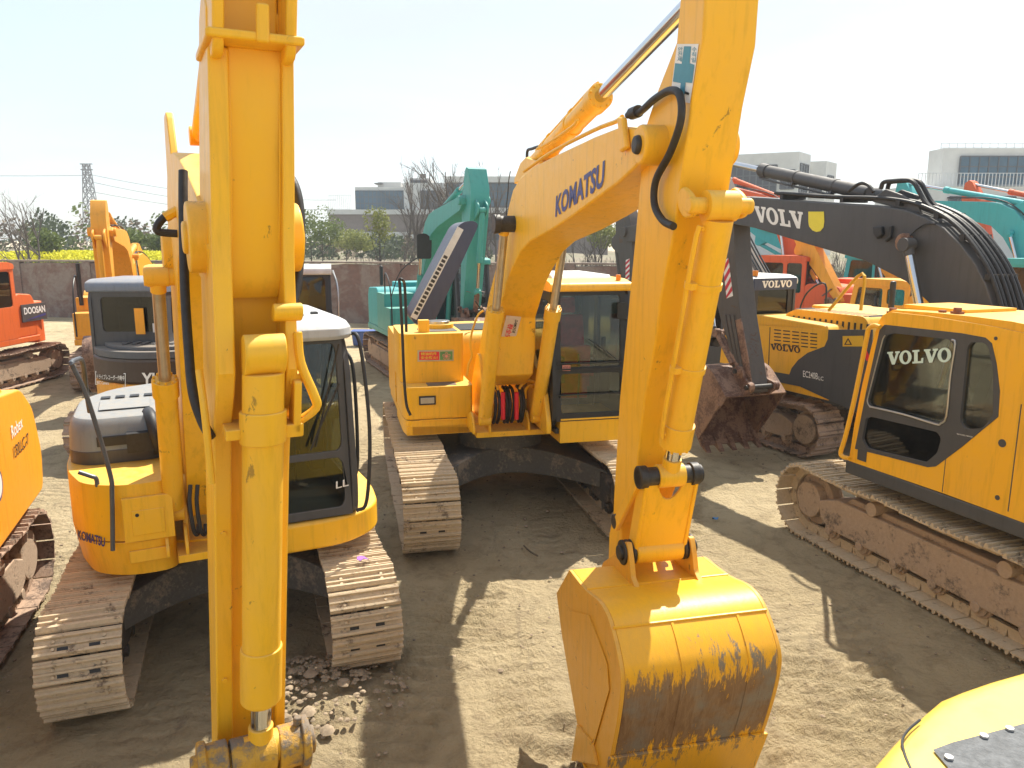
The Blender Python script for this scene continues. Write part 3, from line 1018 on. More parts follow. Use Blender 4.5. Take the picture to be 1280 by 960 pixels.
    hole = [(.085 * math.cos(R(a)), .13 - .12 * math.sin(R(a)) * -1) for a in range(0, 181, 20)]
    b.plate([[(-.185, .02), (-.085, .02)] + [(-.085 * math.cos(R(a)), .02 + .26 * math.sin(R(a))) for a in range(20, 180, 20)] + [(.085, .02), (.185, .02), (.165, .92), (-.175, .92)]], -.03, .0, 0, F)
    for s in (-1, 1):
        b.prism([(lp.x - .06, lp.z + .0), (lp.x + .065, lp.z), (ep.x + .06, ep.z), (ep.x - .07, ep.z)], yc + s * .175 - .015, yc + s * .175 + .015)
    b.cyl((ep.x, yc - .17, ep.z), (ep.x, yc + .17, ep.z), .085, 0, 20)
    b.build('bucket_link', r, KY, bevel=.012)
    b = MB()
    for s in (-1, 1):
        for k in (.185, .215, .245):
            b.cyl((ep.x, yc + s * k - .012, ep.z), (ep.x, yc + s * k + .012, ep.z), .085, 0, 20)
    b.cyl((ep.x, yc - .28, ep.z), (ep.x, yc + .28, ep.z), .05, 0, 20)
    b.build('bucket_pin', r, GRS, bevel=.006)
    # bucket
    yb0 = yc - .55
    back = m.prof([(714, 712), (734, 737), (750, 750), (761, 768), (769, 794), (775, 820), (779, 846), (778, 872), (773, 908), (766, 944), (760, 970), (755, 992)], yb0)
    back_px = 1
    back = roundline(back, 3)
    bx0, bz0 = back[0]
    bxe, bze = back[-1]
    rim = m.prof([(698, 741), (704, 790), (716, 860), (727, 922)], yb0)
    yb1 = yc + .45
    tail = [(bxe - .15, bze - .03), (bxe - .42, bze - .02)]
    full = back + tail
    b = MB()
    inner = []
    for i, p in enumerate(full):
        a, e = V(full[max(i - 1, 0)]), V(full[min(i + 1, len(full) - 1)])
        dd = (e - a).normalized()
        nn = V((dd.y, -dd.x))
        inner.append((p[0] + nn.x * .025, p[1] + nn.y * .025))
    b.prism(full + inner[::-1], yb0 + .012, yb1 - .012)
    b.build('bucket', r, [BKT], bevel=.004)
    bo = [o for o in r.children if o.name.startswith('bucket') and not o.name.startswith('bucket_')][-1]
    sp = full + [(rim[3][0] - .0, rim[3][1])] + rim[::-1][1:]
    for a, e in ((yb0 - .015, yb0 + .012), (yb1 - .012, yb1 + .015)):
        s_ = MB()
        s_.prism(sp, a, e)
        # outer stiffener patch
        sg = -1 if a < yc else 1
        base = a if sg < 0 else e
        pt = m.prof([(714, 762), (740, 768), (722, 812), (727, 845), (763, 828), (766, 862), (745, 936), (735, 930), (728, 850), (720, 812)], yb0)
        s_.prism([pt[i] for i in (0, 1, 4, 5, 6, 7, 3)], min(base, base + sg * .010), max(base, base + sg * .010))
        # side cutter
        ct = m.prof([(727, 905), (720, 950), (752, 956), (745, 925)], yb0)
        s_.prism(ct, min(base, base + sg * .022), max(base, base + sg * .022))
        s_.build('side_plate', bo, KYW, bevel=.006)
    # top plate, seams and ears
    t_ = MB()
    top = [(bx0 - .02, bz0 - .01), (full[3][0], full[3][1] + .0)]
    k1 = nearest(full, m.Y(766, 782, yb0))
    k2 = nearest(full, m.Y(756, 758, yb0))
    for k in (k1, 3):
        x, z = full[k]
        t_.cyl((x, yb0, z), (x, yb1, z), .010, 0, 6)
    for yy in (yb0 + .37, yb0 + .80):
        seg = [(p[0] + .004, p[1] + .003) for p in full[k1:]]
        seg2 = [(p[0] - .02, p[1] - .01) for p in seg]
        t_.prism(seg + seg2[::-1], yy - .008, yy + .008)
    wp = full[-8:]
    w2 = []
    t_.build('weld_seam', bo, BKT, bevel=0)
    # raised wear band at the bottom
    wb = MB()
    kb = nearest(full, m.Y(767, 938, yb0))
    sg_ = full[kb:]
    out = []
    for i, p in enumerate(sg_):
        a, e = V(sg_[max(i - 1, 0)]), V(sg_[min(i + 1, len(sg_) - 1)])
        dd = (e - a).normalized()
        out.append((p[0] - dd.y * .022, p[1] + dd.x * .022))
    wb.prism(sg_ + out[::-1], yb0 - .03, yb1 + .03)
    wb.build('wear_plate', bo, BKT, bevel=.006)
    for k in range(5):
        yy = yb0 + .1 + k * .232
        tb = MB().prism([(bxe - .36, bze + .05), (bxe - .5, bze + .03), (bxe - .68, bze - .01), (bxe - .68, bze - .03), (bxe - .36, bze - .03)], yy - .045, yy + .045)
        tb.build('tooth', bo, RUST, bevel=.008)
    b = MB()
    for s, ys in ((-1, yc - .225), (1, yc + .225)):
        ear = m.prof([(752, 716), (757, 702), (770, 694), (779, 676), (787, 678), (790, 700), (792, 722), (800, 742), (770, 730)], yc - .225)
        b.prism(roundpoly(ear, .02), ys - .018, ys + .018)
    b.build('hinge_ear', bo, KYW, bevel=.006)
    # cab
    c0, c1 = m.X(691, 524, 1.53), m.X(786, 352, 1.45)
    y0c, y1c = c0.y, 1.30
    zc0 = 1.30
    ztop = 3.0
    side = roundpoly([(-.45, 1.14), (1.30, 1.14), (1.52, 1.3), (1.52, 1.7), (1.40, ztop - .14), (-.45, ztop - .12)], .08)
    zh = ztop - .26
    holes = [roundpoly([(.42, 1.55), (1.38, 1.55), (1.28, zh), (.42, zh)], .08), roundpoly([(-.32, 1.9), (.28, 1.9), (.28, zh), (-.32, zh)], .08)]
    def roof(b):
        b.prism(roundpoly([(-.48, ztop - .13), (1.47, ztop - .15), (1.45, ztop - .05), (1.2, ztop - .01), (-.3, ztop), (-.48, ztop - .06)], .05), y0c - .02, y1c + .02, 2)
        b.prism(roundpoly([(-.2, ztop - .01), (1.1, ztop - .02), (1.05, ztop + .03), (-.2, ztop + .035)], .02), y0c + .1, y1c - .12, 3)
        b.cyl((1.3, y1c - .1, ztop - .05), (1.3, y1c - .1, ztop + .04), .03, 4, 12)
    zf0, zf1 = 1.30, ztop - .15
    fh = [rrect(.07, .93, .42, .97, .04), rrect(.07, .93, .06, .37, .03)]
    cb = cab(m, side, holes, y0c, y1c, (1.52, zf0, 1.41, zf1), fh, ztop, [BLK, BLK, KY, WHD, AMB], roof=roof, seat_at=(.62, (y0c + y1c) / 2 + .02, 1.72), seatmat=REDS, glassmat=GL)
    b = MB()
    yw = y1c - y0c
    for zz in (2.0, 1.93, 1.62):
        b.box(1.535, 1.55, y0c + .05, y1c - .05, zz, zz + .018)
    b.tube([(1.56, y1c - .2, 2.05), (1.55, y1c - .55, 2.3)], .008, 0, 6, 1)
    b.box(1.52, 1.54, y0c + .1, y1c - .06, 1.315, 1.335, 1)
    b.build('window_bar', cb, [BLK, KY], bevel=.003)
    d = MB()
    P = lambda a, c: m.X(a, c, 1.50)
    decal(None, SQ, P(703, 463.5), P(713, 463.5), P(703, 456.5), None, (1, 0, 0), off=.0, mb=d, mi=0)
    decal(None, text_geo('0331', .01), P(704, 462), P(712, 462), P(704, 458), None, (1, 0, 0), off=.003, mb=d, mi=1)
    d.build('decal', cb, [PINK, BRN], bevel=0, label='small pink number sticker on the windscreen')
    b = MB()
    b.plate([rrect(-.06, .06, -.1, .1, .03)], 0, .02, 0, lambda u, v, w: (1.50 + w, y1c - .12 + u, 2.62 + v))
    b.tube([(1.45, y1c - .02, 2.5), (1.5, y1c - .1, 2.55)], .01, 0, 6, 1)
    b.build('mirror', cb, BLK, bevel=.004)
    # yellow corner panel beside the cab
    b = MB()
    f0, f1 = m.X(673, 520, 1.3), m.X(691, 482, 1.3)
    b.prism(roundpoly([(.5, 1.14), (1.5, 1.14), (1.5, 1.30), (1.36, 1.62), (.7, 2.05), (.5, 2.05)], .05), y0c - .07, y0c - .005)
    b.build('cab_guard', r, KY, bevel=.015)
    # black hoses and red sleeves between the boom feet
    b = MB()
    for i, (px, mi) in enumerate(((612, 0), (618, 0), (623, 0), (632, 0), (636, 0), (641, 0), (650, 0), (653, 0))):
        p = m.X(px, 498, .98)
        b.tube([(.80, p.y, 1.62 - .0 * i), (.95, p.y, 1.6), (1.02, p.y + .01, 1.45), (1.0, p.y, 1.28), (.9, p.y, 1.18)], .022, mi, 8, 4)
    b.build('hose', r, RUB, bevel=0)
    b = MB()
    for px in (628.5, 645.5):
        p, q = m.X(px, 490, 1.05), m.X(px, 524, 1.05)
        b.cyl((1.06, p.y, p.z), (1.06, p.y, q.z), .028, 0, 12)
    b.build('hose_sleeve', r, RED, bevel=.004)
    b = MB()
    for s0_, s1_ in ((604, 622), (670, 650)):
        b.tube([m.X(s0_, 478, .9), m.X((s0_ + s1_) / 2, 476, .93), m.X(s1_, 484, .95), m.X(s1_ - (1 if s1_ < 640 else -1), 496, .95)], .018, 0, 8, 4)
        b.tube([m.X(s0_, 484, .9), m.X((s0_ * .6 + s1_ * .4), 482, .93), m.X((s0_ * .35 + s1_ * .65), 488, .95), m.X((s0_ * .35 + s1_ * .65), 498, .95)], .018, 0, 8, 4)
    b.build('pipe', r, KY, bevel=0)
    # boom underside stickers, on the real underside plane
    xs = m.Y(648, 320, yc - .23)
    lo, hi = m.Y(622, 420, yc - .23), m.Y(631, 358, yc - .23)
    def und(px, py):
        # intersect with the underside plane through lo-hi
        nrm = V((hi.z - lo.z, 0, -(hi.x - lo.x))).normalized()
        rr = m._r(px, py)
        o_ = m.o
        t = (V((lo.x, 0, lo.z)) - o_).dot(nrm) / rr.dot(nrm)
        return o_ + rr * t, nrm
    nn = und(640, 400)[1]
    d = MB()
    W = lambda a, c: und(a, c)[0]
    decal(None, SQ, W(624.5, 428.5), W(642.5, 430), W(633, 394), None, nn, off=.004, mb=d, mi=0)
    decal(None, text_geo('BOOMAG', .02), W(640, 415), W(643.8, 399), W(643.5, 416), None, nn, off=.007, mb=d, mi=1)
    decal(None, text_geo('安全销', .02), W(630, 423), W(635, 404), W(637, 424.5), None, nn, off=.007, mb=d, mi=2)
    d.build('decal', [o for o in r.children if o.name.split('.')[0] == 'boom'][-1], [PINKW, BLKD, RED], bevel=0, label='pale sticker with black and red writing')
    # handrail
    rail(m, [m.X(a, c, .7) for a, c in ((513, 519), (508, 505), (505, 470), (503, 420), (500, 360), (499, 350), (503, 350))] + [m.X(506, 360, .5), m.X(508, 415, .5)], .018)
    rail(m, [m.X(a, c, .66) for a, c in ((584, 470), (586, 455), (590, 445), (588, 430), (590, 415), (597, 395), (604, 388))], .013, KY)
    return m

def roundline(line, k):
    ext = [(2 * line[0][0] - line[1][0], 2 * line[0][1] - line[1][1])] + line + [(2 * line[-1][0] - line[-2][0], 2 * line[-1][1] - line[-2][1])]
    out = []
    for i in range(1, len(ext) - 2):
        p0, p1, p2, p3 = [V(p) for p in ext[i - 1:i + 3]]
        for j in range(k):
            t = j / k
            q = .5 * ((2 * p1) + (p2 - p0) * t + (2 * p0 - 5 * p1 + 4 * p2 - p3) * t * t + (3 * p1 - p0 - 3 * p2 + p3) * t ** 3)
            out.append((q.x, q.y))
    out.append(tuple(line[-1]))
    return out

def nearest(line, p):
    return min(range(len(line)), key=lambda i: (line[i][0] - p.x) ** 2 + (line[i][1] - p.z) ** 2)

PINKW = plain('pale_sticker', (.72, .58, .48), .5, var=.1)

def bucket_mat():
    """yellow paint rubbed to brown steel across the middle of the bucket back, with vertical scratches"""
    m, nt, out = nodes_of('scuffed_bucket')
    b = N(nt, 'ShaderNodeBsdfPrincipled')
    nt.links.new(b.outputs[0], out.inputs[0])
    tc = nt.nodes.new('ShaderNodeTexCoord')
    sp = nt.nodes.new('ShaderNodeSeparateXYZ')
    nt.links.new(tc.outputs['Object'], sp.inputs[0])
    z = sp.outputs[2]
    o = mapping(nt)
    big = noise_tex(nt, 2.2, 5, .6, o)
    fine = noise_tex(nt, 3.5, 8, .8, mapping(nt, (4, 6, .8)), .4)
    sc = noise_tex(nt, 3, 6, .85, mapping(nt, (3, 14, .9)), .8)
    # wear centred near the belly
    d = mathn(nt, 'ABSOLUTE', mathn(nt, 'SUBTRACT', z, 0.66))
    w = mathn(nt, 'SUBTRACT', 1.0, mathn(nt, 'MULTIPLY', d, 1.35))
    w = mathn(nt, 'ADD', w, mathn(nt, 'MULTIPLY', mathn(nt, 'SUBTRACT', big, .5), .8))
    w = mathn(nt, 'ADD', w, mathn(nt, 'MULTIPLY', mathn(nt, 'SUBTRACT', fine, .5), 1.6))
    mask = ramp(nt, w, [(.57, 0), (.65, 1)])
    rustc = mixc(nt, ramp(nt, fine, [(.35, 0), (.65, 1)]), (.16, .08, .035), (.30, .19, .10))
    steel = mixc(nt, ramp(nt, big, [(.48, 0), (.62, 1)]), rustc, (.22, .20, .17))
    yel = mixc(nt, ramp(nt, fine, [(.3, 0), (.8, 1)]), (.84, .43, .008), (.68, .35, .03))
    c = mixc(nt, mask, yel, steel)
    s2 = ramp(nt, sc, [(.61, 0), (.65, 1)])
    lim = ramp(nt, z, [(.0, 1), (.98, 1), (1.12, 0)])
    c = mixc(nt, mathn(nt, 'MULTIPLY', s2, lim), c, (.13, .06, .03))
    nt.links.new(c, b.inputs['Base Color'])
    nt.links.new(mathn(nt, 'ADD', mathn(nt, 'MULTIPLY', mask, .15), .42), b.inputs['Roughness'])
    nt.links.new(mathn(nt, 'MULTIPLY', mask, .15), b.inputs['Metallic'])
    bump(nt, mathn(nt, 'ADD', fine, sc), .25, .006, b)
    return m
BKT = bucket_mat()

# ------------------------------------------------------------------ the near left machine (short tail, grey hood and roof)
def near_left():
    m = Mach(-2.675, 6.93, -64)
    r = m.root
    tag(r, 'yellow excavator with pale grey cab roof and hood, its upright arm nearest the camera', 'excavator')
    T = Matrix.Rotation(R(-6.6), 4, 'Z')
    track(m, T, -1.0, 3.7, .55, h=.82, detail=2, seedv=11, pitch=.175)
    track(m, T, 1.0, 3.7, .55, h=.82, detail=2, seedv=12, pitch=.175)
    underbody(m, T, 2.0, 3.7, .55, UND, top=.95)
    yc = -.33
    XY = lambda u, v, w: (u, v, w)
    # main deck
    b = MB()
    b.prism(roundpoly([(.95, -.48), (.95, .1), (1.0, .1), (-.2, 1.22), (-1.2, .9), (-1.45, 0), (-1.2, -.9), (-.2, -1.2), (.4, -1.0)], .2), .93, 1.05, 0, XY)
    for yy in (-.42, -.08):
        b.prism(roundpoly([(.0, 1.02), (1.0, 1.02), (1.0, 1.2), (.85, 1.52), (.62, 1.52), (.1, 1.2)], .05), yy - .018, yy + .018)
    for yy in (-.57, -.43, -.07, .07):
        b.prism(roundpoly([(.7, 1.02), (1.2, 1.02), (1.2, 1.1), (1.08, 1.22), (.92, 1.22)], .03), yy - .012, yy + .012)
    b.box(.7, 1.2, -.50, .10, .97, 1.03)
    b.build('deck', r, KY, bevel=.015)
    # cab-side skirt
    b = MB()
    q = roundpoly([(1.30, .02), (1.30, .80), (1.05, 1.15), (.5, 1.25), (-.4, 1.25), (-.4, .02)], .25, 5)
    b.prism(q, .93, 1.17, 0, XY)
    b.build('cab_skirt', r, KY, bevel=.03, seg=3)
    # right front box with rounded corner
    plan = roundpoly([(1.12, -.50), (1.12, -.86), (.95, -1.12), (.45, -1.26), (-.4, -1.26), (-.4, -.50)], .22, 5)
    b = MB()
    b.prism(plan, .88, 1.17, 0, lambda u, v, w: (u - (.05 if w < 1 and u > 0 else 0), v * (.97 if w < 1 else 1), w))
    b.prism([(u - .004, v) for u, v in plan], 1.178, 1.63, 0, XY)
    f0, f1 = -.82, -.56
    b.box(1.10, 1.15, -.86, -.505, 1.18, 1.53)
    b.box(1.145, 1.158, f0 + .02, f1 - .01, 1.23, 1.43)
    b.box(1.10, 1.125, -.84, -.55, 1.0, 1.10)
    tb = b.build('tool_box', r, KY, bevel=.02)
    b = MB().cyl((1.15, -.76, 1.395), (1.163, -.76, 1.395), .014, 0, 12)
    b.build('lock', tb, BLK, bevel=0)
    # wrap-around decals: follow the rounded side wall
    def wall(px, py):
        best = None
        for i in range(len(plan)):
            a, c = plan[i], plan[(i + 1) % len(plan)]
            rr = m._r(px, py)
            e = V((c[0] - a[0], c[1] - a[1], 0))
            n = V((e.y, -e.x, 0))
            dn = rr.dot(n)
            if abs(dn) < 1e-9:
                continue
            t = (V((a[0], a[1], 0)) - m.o).dot(n) / dn
            p = m.o + rr * t
            s = (V((p.x, p.y, 0)) - V((a[0], a[1], 0))).dot(e) / e.length_squared
            if -.02 <= s <= 1.02 and t > 0 and (best is None or t < best[0]):
                best = (t, p)
        return best[1] if best else None
    def wrap(geo, x0, y0, x1, y1, h, mi, d, skew=0):
        vs, fs = geo
        pts = []
        for u, v in vs:
            p = wall(x0 + (x1 - x0) * u, y0 + (y1 - y0) * u - h * v)
            if p is None:
                return
            back_ = (m.o - p).normalized() * .006
            pts.append(p + back_)
        d.add(pts, fs, mi)
    d = MB()
    wrap(text_geo('KOMATSU', .03), 97, 674, 131, 684, 12, 0, d)
    d.build('decal', tb, [BLUE], bevel=0, label='dark blue KOMATSU lettering')
    # grey hood
    b = MB()
    hp = [(-1.0, 1.62), (.44, 1.62), (.42, 1.78), (.25, 1.97), (-.35, 2.03), (-.9, 2.03), (-1.05, 1.9)]
    pl = roundpoly([(.40, -1.2), (-.6, -1.25), (-1.1, -.95), (-1.3, -.4), (-1.3, .1), (.40, .1)], .2, 4)
    hoodp = roundpoly([(.42, -.52), (.42, -1.1), (.25, -1.24), (-.6, -1.22), (-1.1, -.95), (-1.35, -.4), (-1.35, .3), (-.45, .3), (-.45, -.52)], .14, 4)
    cx_ = -.4
    b.prism(hoodp, 1.63, 1.74, 1, lambda u, v, w: (u + .01, v, w))
    n_ = len(hoodp)
    lv = ((1.74, 1.0), (1.90, .985), (1.965, .965), (2.0, .93), (2.01, .88))
    vs, fs = [], []
    for z_, s_ in lv:
        vs += [((u - cx_) * s_ + cx_, (v + .5) * s_ - .5, z_) for u, v in hoodp]
    for k in range(len(lv) - 1):
        fs += [(k * n_ + i, k * n_ + (i + 1) % n_, (k + 1) * n_ + (i + 1) % n_, (k + 1) * n_ + i) for i in range(n_)]
    fs.append(tuple(range((len(lv) - 1) * n_, len(lv) * n_)))
    b.add(vs, fs, 0)
    for k in range(4):
        b.box(-.55, -.45, -1.0 + k * .12, -.92 + k * .12, 2.018, 2.024, 2)
    b.box(.30, .431, -1.02, -.78, 1.78, 1.86, 2)
    b.box(.0, .31, -1.02, -.78, 1.93, 1.985, 2)
    b.box(-.35, .1, -1.0, -.60, 2.019, 2.026, 0)
    b.build('engine_hood', r, [HG, DG, BLK], bevel=.012)
    b = MB()
    b.prism(roundpoly([(-1.2, -.9), (-1.46, -.4), (-1.48, .2), (-1.3, .8), (-.9, 1.1), (-.5, 1.1), (-.5, -.4), (-.9, -1.05)], .2, 4), .95, 1.9, 0, XY)
    b.build('counterweight', r, KY, bevel=.05)
    b = MB()
    b.tube([(.25, -.62, 2.0), (.42, -.60, 1.98), (.50, -.58, 1.85), (.45, -.56, 1.7)], .05, 0, 12, 5)
    b.tube([(.2, -.5, 1.9), (.38, -.47, 1.8), (.5, -.46, 1.6), (.6, -.44, 1.3)], .022, 0, 10, 5)
    b.box(.40, .50, -.80, -.54, 1.72, 1.88)
    b.build('hose', r, RUB, bevel=0)
    # cab
    y0c, y1c = -.02, .92
    zt = 2.80
    side = roundpoly([(-.75, 1.17), (1.24, 1.17), (1.27, 1.45), (1.14, 2.45), (.95, zt - .1), (-.6, zt - .1), (-.78, 2.4)], .1)
    holes = [roundpoly([(.30, 1.45), (1.16, 1.45), (1.06, 2.4), (.92, 2.58), (.30, 2.58)], .07), roundpoly([(-.62, 1.75), (.2, 1.75), (.2, 2.58), (-.52, 2.58)], .08)]
    def roof(b):
        rp = roundpoly([(1.16, y0c), (1.16, y1c - .1), (1.02, y1c + .04), (-.6, y1c + .04), (-.78, y1c - .1), (-.78, y0c - .02)], .16, 5)
        n = len(rp)
        cx, cy = .15, (y0c + y1c) / 2
        vs, fs = [], []
        lv = ((zt - .15, 1.02), (zt - .12, 1.04), (zt - .06, 1.03), (zt - .015, .98), (zt + .01, .90), (zt + .02, .8))
        for z_, s_ in lv:
            vs += [((u - cx) * s_ + cx, (v - cy) * s_ + cy, z_) for u, v in rp]
        for k in range(len(lv) - 1):
            fs += [(k * n + i, k * n + (i + 1) % n, (k + 1) * n + (i + 1) % n, (k + 1) * n + i) for i in range(n)]
        fs.append(tuple(range((len(lv) - 1) * n, len(lv) * n)))
        fs.append(tuple(range(n))[::-1])
        b.add(vs, fs, 2)
        b.prism(rrect(-.1, .85, y0c + .10, y1c - .28, .08), zt + .018, zt + .045, 2, XY)
        b.box(.60, .66, y1c - .2, y1c - .14, zt + .012, zt + .04, 3)
    fh = [rrect(.07, .93, .37, .97, .06), rrect(.07, .93, .05, .33, .06)]
    cb = cab(m, side, holes, y0c, y1c, (1.26, 1.18, 1.10, zt - .14), fh, zt, [DG, DG, LG, BLK], roof=roof, seat_at=(.0, .42, 1.62), side_mat=1)
    b = MB()
    b.tube([(1.24, y1c - .12, 2.3), (1.27, y1c - .3, 1.95), (1.28, y1c - .38, 1.78)], .010, 0, 6, 2)
    b.tube([(1.20, y1c - .10, 2.62), (1.22, y1c - .22, 2.2), (1.27, y1c - .34, 1.8)], .008, 0, 6, 2)
    b.build('wiper', cb, BLK, bevel=0)
    d = MB()
    P = lambda a, c: m.X(a, c, 1.27)
    decal(None, text_geo('LL', .01), P(420, 611), P(436, 607), P(420, 602), None, (1, 0, .1), off=0, mb=d, mi=0)
    d.build('decal', cb, [WHT], bevel=0)
    rail(m, [(1.26, y1c - .02, 1.2), (1.30, y1c + .06, 1.3), (1.24, y1c + .12, 1.9), (1.1, y1c + .10, 2.6), (.95, y1c + .05, 2.68)], .016, BLK)
    rail(m, [(.75, y1c + .07, 1.3), (.8, y1c + .12, 1.5), (.78, y1c + .12, 2.3), (.7, y1c + .07, 2.5)], .016, BLK)
    # boom
    yb_ = -.25
    prof = roundline([(.62, 1.42), (.60, 1.6), (.86, 2.55), (1.25, 3.30), (1.65, 3.70), (2.1, 3.90), (2.7, 3.92), (3.5, 3.78), (4.2, 3.60)], 3)
    low = roundline([(4.48, 3.42), (4.25, 3.28), (3.4, 3.40), (2.7, 3.40), (2.2, 3.22), (1.75, 2.8), (1.35, 2.1), (1.05, 1.5), (.86, 1.22)], 3)
    b = MB()
    b.prism(prof + low, yb_ - .145, yb_ + .145)
    px_, pz_ = 4.32, 3.46
    b.cyl((px_, yb_ - .20, pz_), (px_, yb_ + .20, pz_), .13, 0, 28)
    b.cyl((px_, yb_ - .215, pz_), (px_, yb_ + .215, pz_), .06, 0, 20)
    for s in (-1, 1):
        b.prism(roundpoly([(1.75, 3.75), (2.0, 4.20), (2.25, 4.20), (2.5, 3.85)], .06), yb_ + s * .12 - .02, yb_ + s * .12 + .02)
    b.cyl((.75, yb_ - .22, 1.42), (.75, yb_ + .22, 1.42), .13, 0, 24)
    b.cyl((1.62, yb_ - .20, 3.35), (1.62, yb_ + .20, 3.35), .17, 0, 24)
    b.build('boom', r, KY, bevel=.015)
    # arm: box section with two ridges and a sunken web between
    ay = yc + .04
    before = set(r.children)
    bk = [(4.55, 4.20), (4.42, 4.30), (4.28, 4.22), (4.14, 3.75), (4.10, 3.40), (4.16, 3.15), (4.38, .70), (4.48, .65), (4.55, .75)]
    b = MB()
    b.prism(bk, ay - .148, ay + .148)
    rid = [(4.54, 4.07), (4.60, 4.07), (4.605, 3.7), (4.63, 3.4), (4.70, 3.14), (4.735, 3.0), (4.70, 2.90), (4.62, 2.78), (4.60, 2.6), (4.60, 1.15), (4.54, 1.0)]
    b.prism(rid, ay - .150, ay - .080)
    b.prism([(p[0] - .004, p[1]) for p in rid], ay + .105, ay + .150)
    b.prism([(4.54, 4.08), (4.585, 4.08), (4.585, 3.32), (4.54, 3.24)], ay - .085, ay + .11)
    b.box(4.30, 4.70, ay - .165, ay + .168, 4.075, 4.105)
    b.box(4.69, 4.71, ay - .0, ay + .045, 4.07, 4.19)
    for s in (-1, 1):
        b.prism(roundpoly([(4.30, 4.03), (4.68, 4.03), (4.72, 4.30), (4.66, 4.80), (4.50, 4.95), (4.34, 4.8)], .05), ay + s * .122 - .02, ay + s * .122 + .02)
    b.box(4.45, 4.55, ay - .1, ay + .1, 4.04, 4.5)
    b.cyl((4.53, ay - .16, 4.7), (4.53, ay + .16, 4.7), .06, 0, 20)
    b.build('arm', r, KY2, bevel=.022, seg=4)
    arm_o = [o for o in r.children if o.name.split('.')[0] == 'arm'][-1]
    b = MB()
    for y_ in (-.080, .105):
        b.tube([(4.574, ay + y_ + (.004 if y_ < 0 else -.004), z_) for z_ in (3.95, 3.6, 3.3)], .005, 0, 6, 2)
    for z_ in (3.05, 2.35, 1.7):
        MB().cyl((4.60, ay - .115, z_), (4.612, ay - .115, z_), .012, 0, 6).build('bolt', arm_o, KY2, bevel=0)
    b.build('weld_bead', arm_o, KY2, bevel=0)
    A = V((4.74, ay + .018, 3.06))
    B = V((4.74, ay + .018, 1.42))
    ram(m, 'bucket_cylinder', A, B, .078, .044, .86, mat=KY, gland=False, pw=.075)
    for z0, z1, q in ((2.86, 2.74, .088), (1.90, 1.66, .086)):
        MB().cyl((4.74, ay + .018, z0), (4.74, ay + .018, z1), q, 0, 28).build('cylinder_collar', r, KY, bevel=.006)
    b = MB()
    b.box(4.58, 4.76, ay - .12, ay - .05, 2.76, 2.80)
    b.box(4.58, 4.76, ay + .08, ay + .17, 2.75, 2.80)
    b.prism(roundpoly([(4.66, 2.96), (4.76, 2.96), (4.76, 2.75), (4.66, 2.75)], .02), ay + .13, ay + .16)
    b.box(4.60, 4.72, ay + .12, ay + .17, 2.94, 2.98)
    b.tube([(4.70, ay + .15, 3.13), (4.72, ay + .16, 3.02), (4.74, ay + .21, 2.90), (4.74, ay + .22, 2.85), (4.72, ay + .16, 2.80)], .018, 0, 10, 4)
    b.build('hose_bracket', r, KY, bevel=.006)
    MB().cyl((4.68, ay + .06, 3.20), (4.68, ay + .17, 3.20), .032, 0, 14).build('grease_cap', r, KY, bevel=.006)
    # link pins and links at the foot
    b = MB()
    zL = 1.40
    b.cyl((4.74, ay - .27, zL), (4.74, ay + .25, zL), .060, 0, 24)
    for s, w_, rr in ((-.17, .05, .095), (-.06, .05, .088), (.03, .05, .088), (.14, .05, .092)):
        b.cyl((4.74, ay + s - w_, zL), (4.74, ay + s + w_, zL), rr, 0, 24)
    for s in (-.225, .205):
        b.cyl((4.74, ay + s - .018, zL), (4.74, ay + s + .018, zL), .11, 0, 24)
    b.cyl((4.74, ay + .175, zL + .09), (4.74, ay + .175, zL + .13), .018, 0, 10)
    b.build('link_pin', r, WLK, bevel=.008)
    for s in (-1, 1):
        b = MB()
        b.prism(roundpoly([(4.66, zL + .06), (4.82, zL + .06), (4.76, 1.1), (4.58, .85), (4.48, .9), (4.56, 1.2)], .05), ay + s * .205 - .022, ay + s * .205 + .022)
        b.build('side_link', r, WLK, bevel=.01)
    b = MB()
    for s in (-1, 1):
        b.prism([(4.67, zL), (4.81, zL), (4.87, .90), (4.75, .87)], ay + s * .12 - .03, ay + s * .12 + .03)
    b.box(4.76, 4.80, ay - .12, ay + .12, .95, 1.22)
    b.build('bucket_link', r, WLK, bevel=.01)
    T2 = bucket(m, (4.47, .80), 12, .95, ay, [KYW, GRS], .62)
    # the arm hangs a little out of plumb, foot drawn back towards the machine
    def lean(o):
        if o.type == 'MESH':
            for v in o.data.vertices:
                z = v.co.z
                v.co.y = ay + (v.co.y - ay) * .92 + .045 * (z - 2.6)
                v.co.x -= .13 * max(0, 3.7 - z) - .0
        for c_ in o.children:
            lean(c_)
    for o in set(r.children) - before:
        lean(o)
    # boom cylinders
    A, B = m.X(216, 640, 1.0), m.X(203, 346, 1.75)
    for s in (-1, 1):
        ram(m, 'boom_cylinder', (A.x, -.25 + s * .245, A.z), (B.x, -.25 + s * .245, B.z), .078, .042, .60, mat=KY, rod=CHRD)
    b = MB().cyl((B.x, -.58, B.z), (B.x, .08, B.z), .06, 0, 18)
    b.build('boom_pin', r, KY, bevel=.006)
    ram(m, 'arm_cylinder', (2.12, yb_ + .06, 4.08), (4.50, ay + .09, 4.7), .06, .045, .6, mat=KY)
    # hoses beside the arm
    b = MB()
    yl = yc - .24
    MB().tube([m.X(a, c, x) for a, c, x in ((229, 214, 4.05), (229, 260, 4.1), (231, 360, 4.2), (236, 440, 4.3), (241, 490, 4.4), (252, 525, 4.45), (264, 547, 4.5))], .018, 0, 12, 6).build('hose', r, RUB, bevel=0)
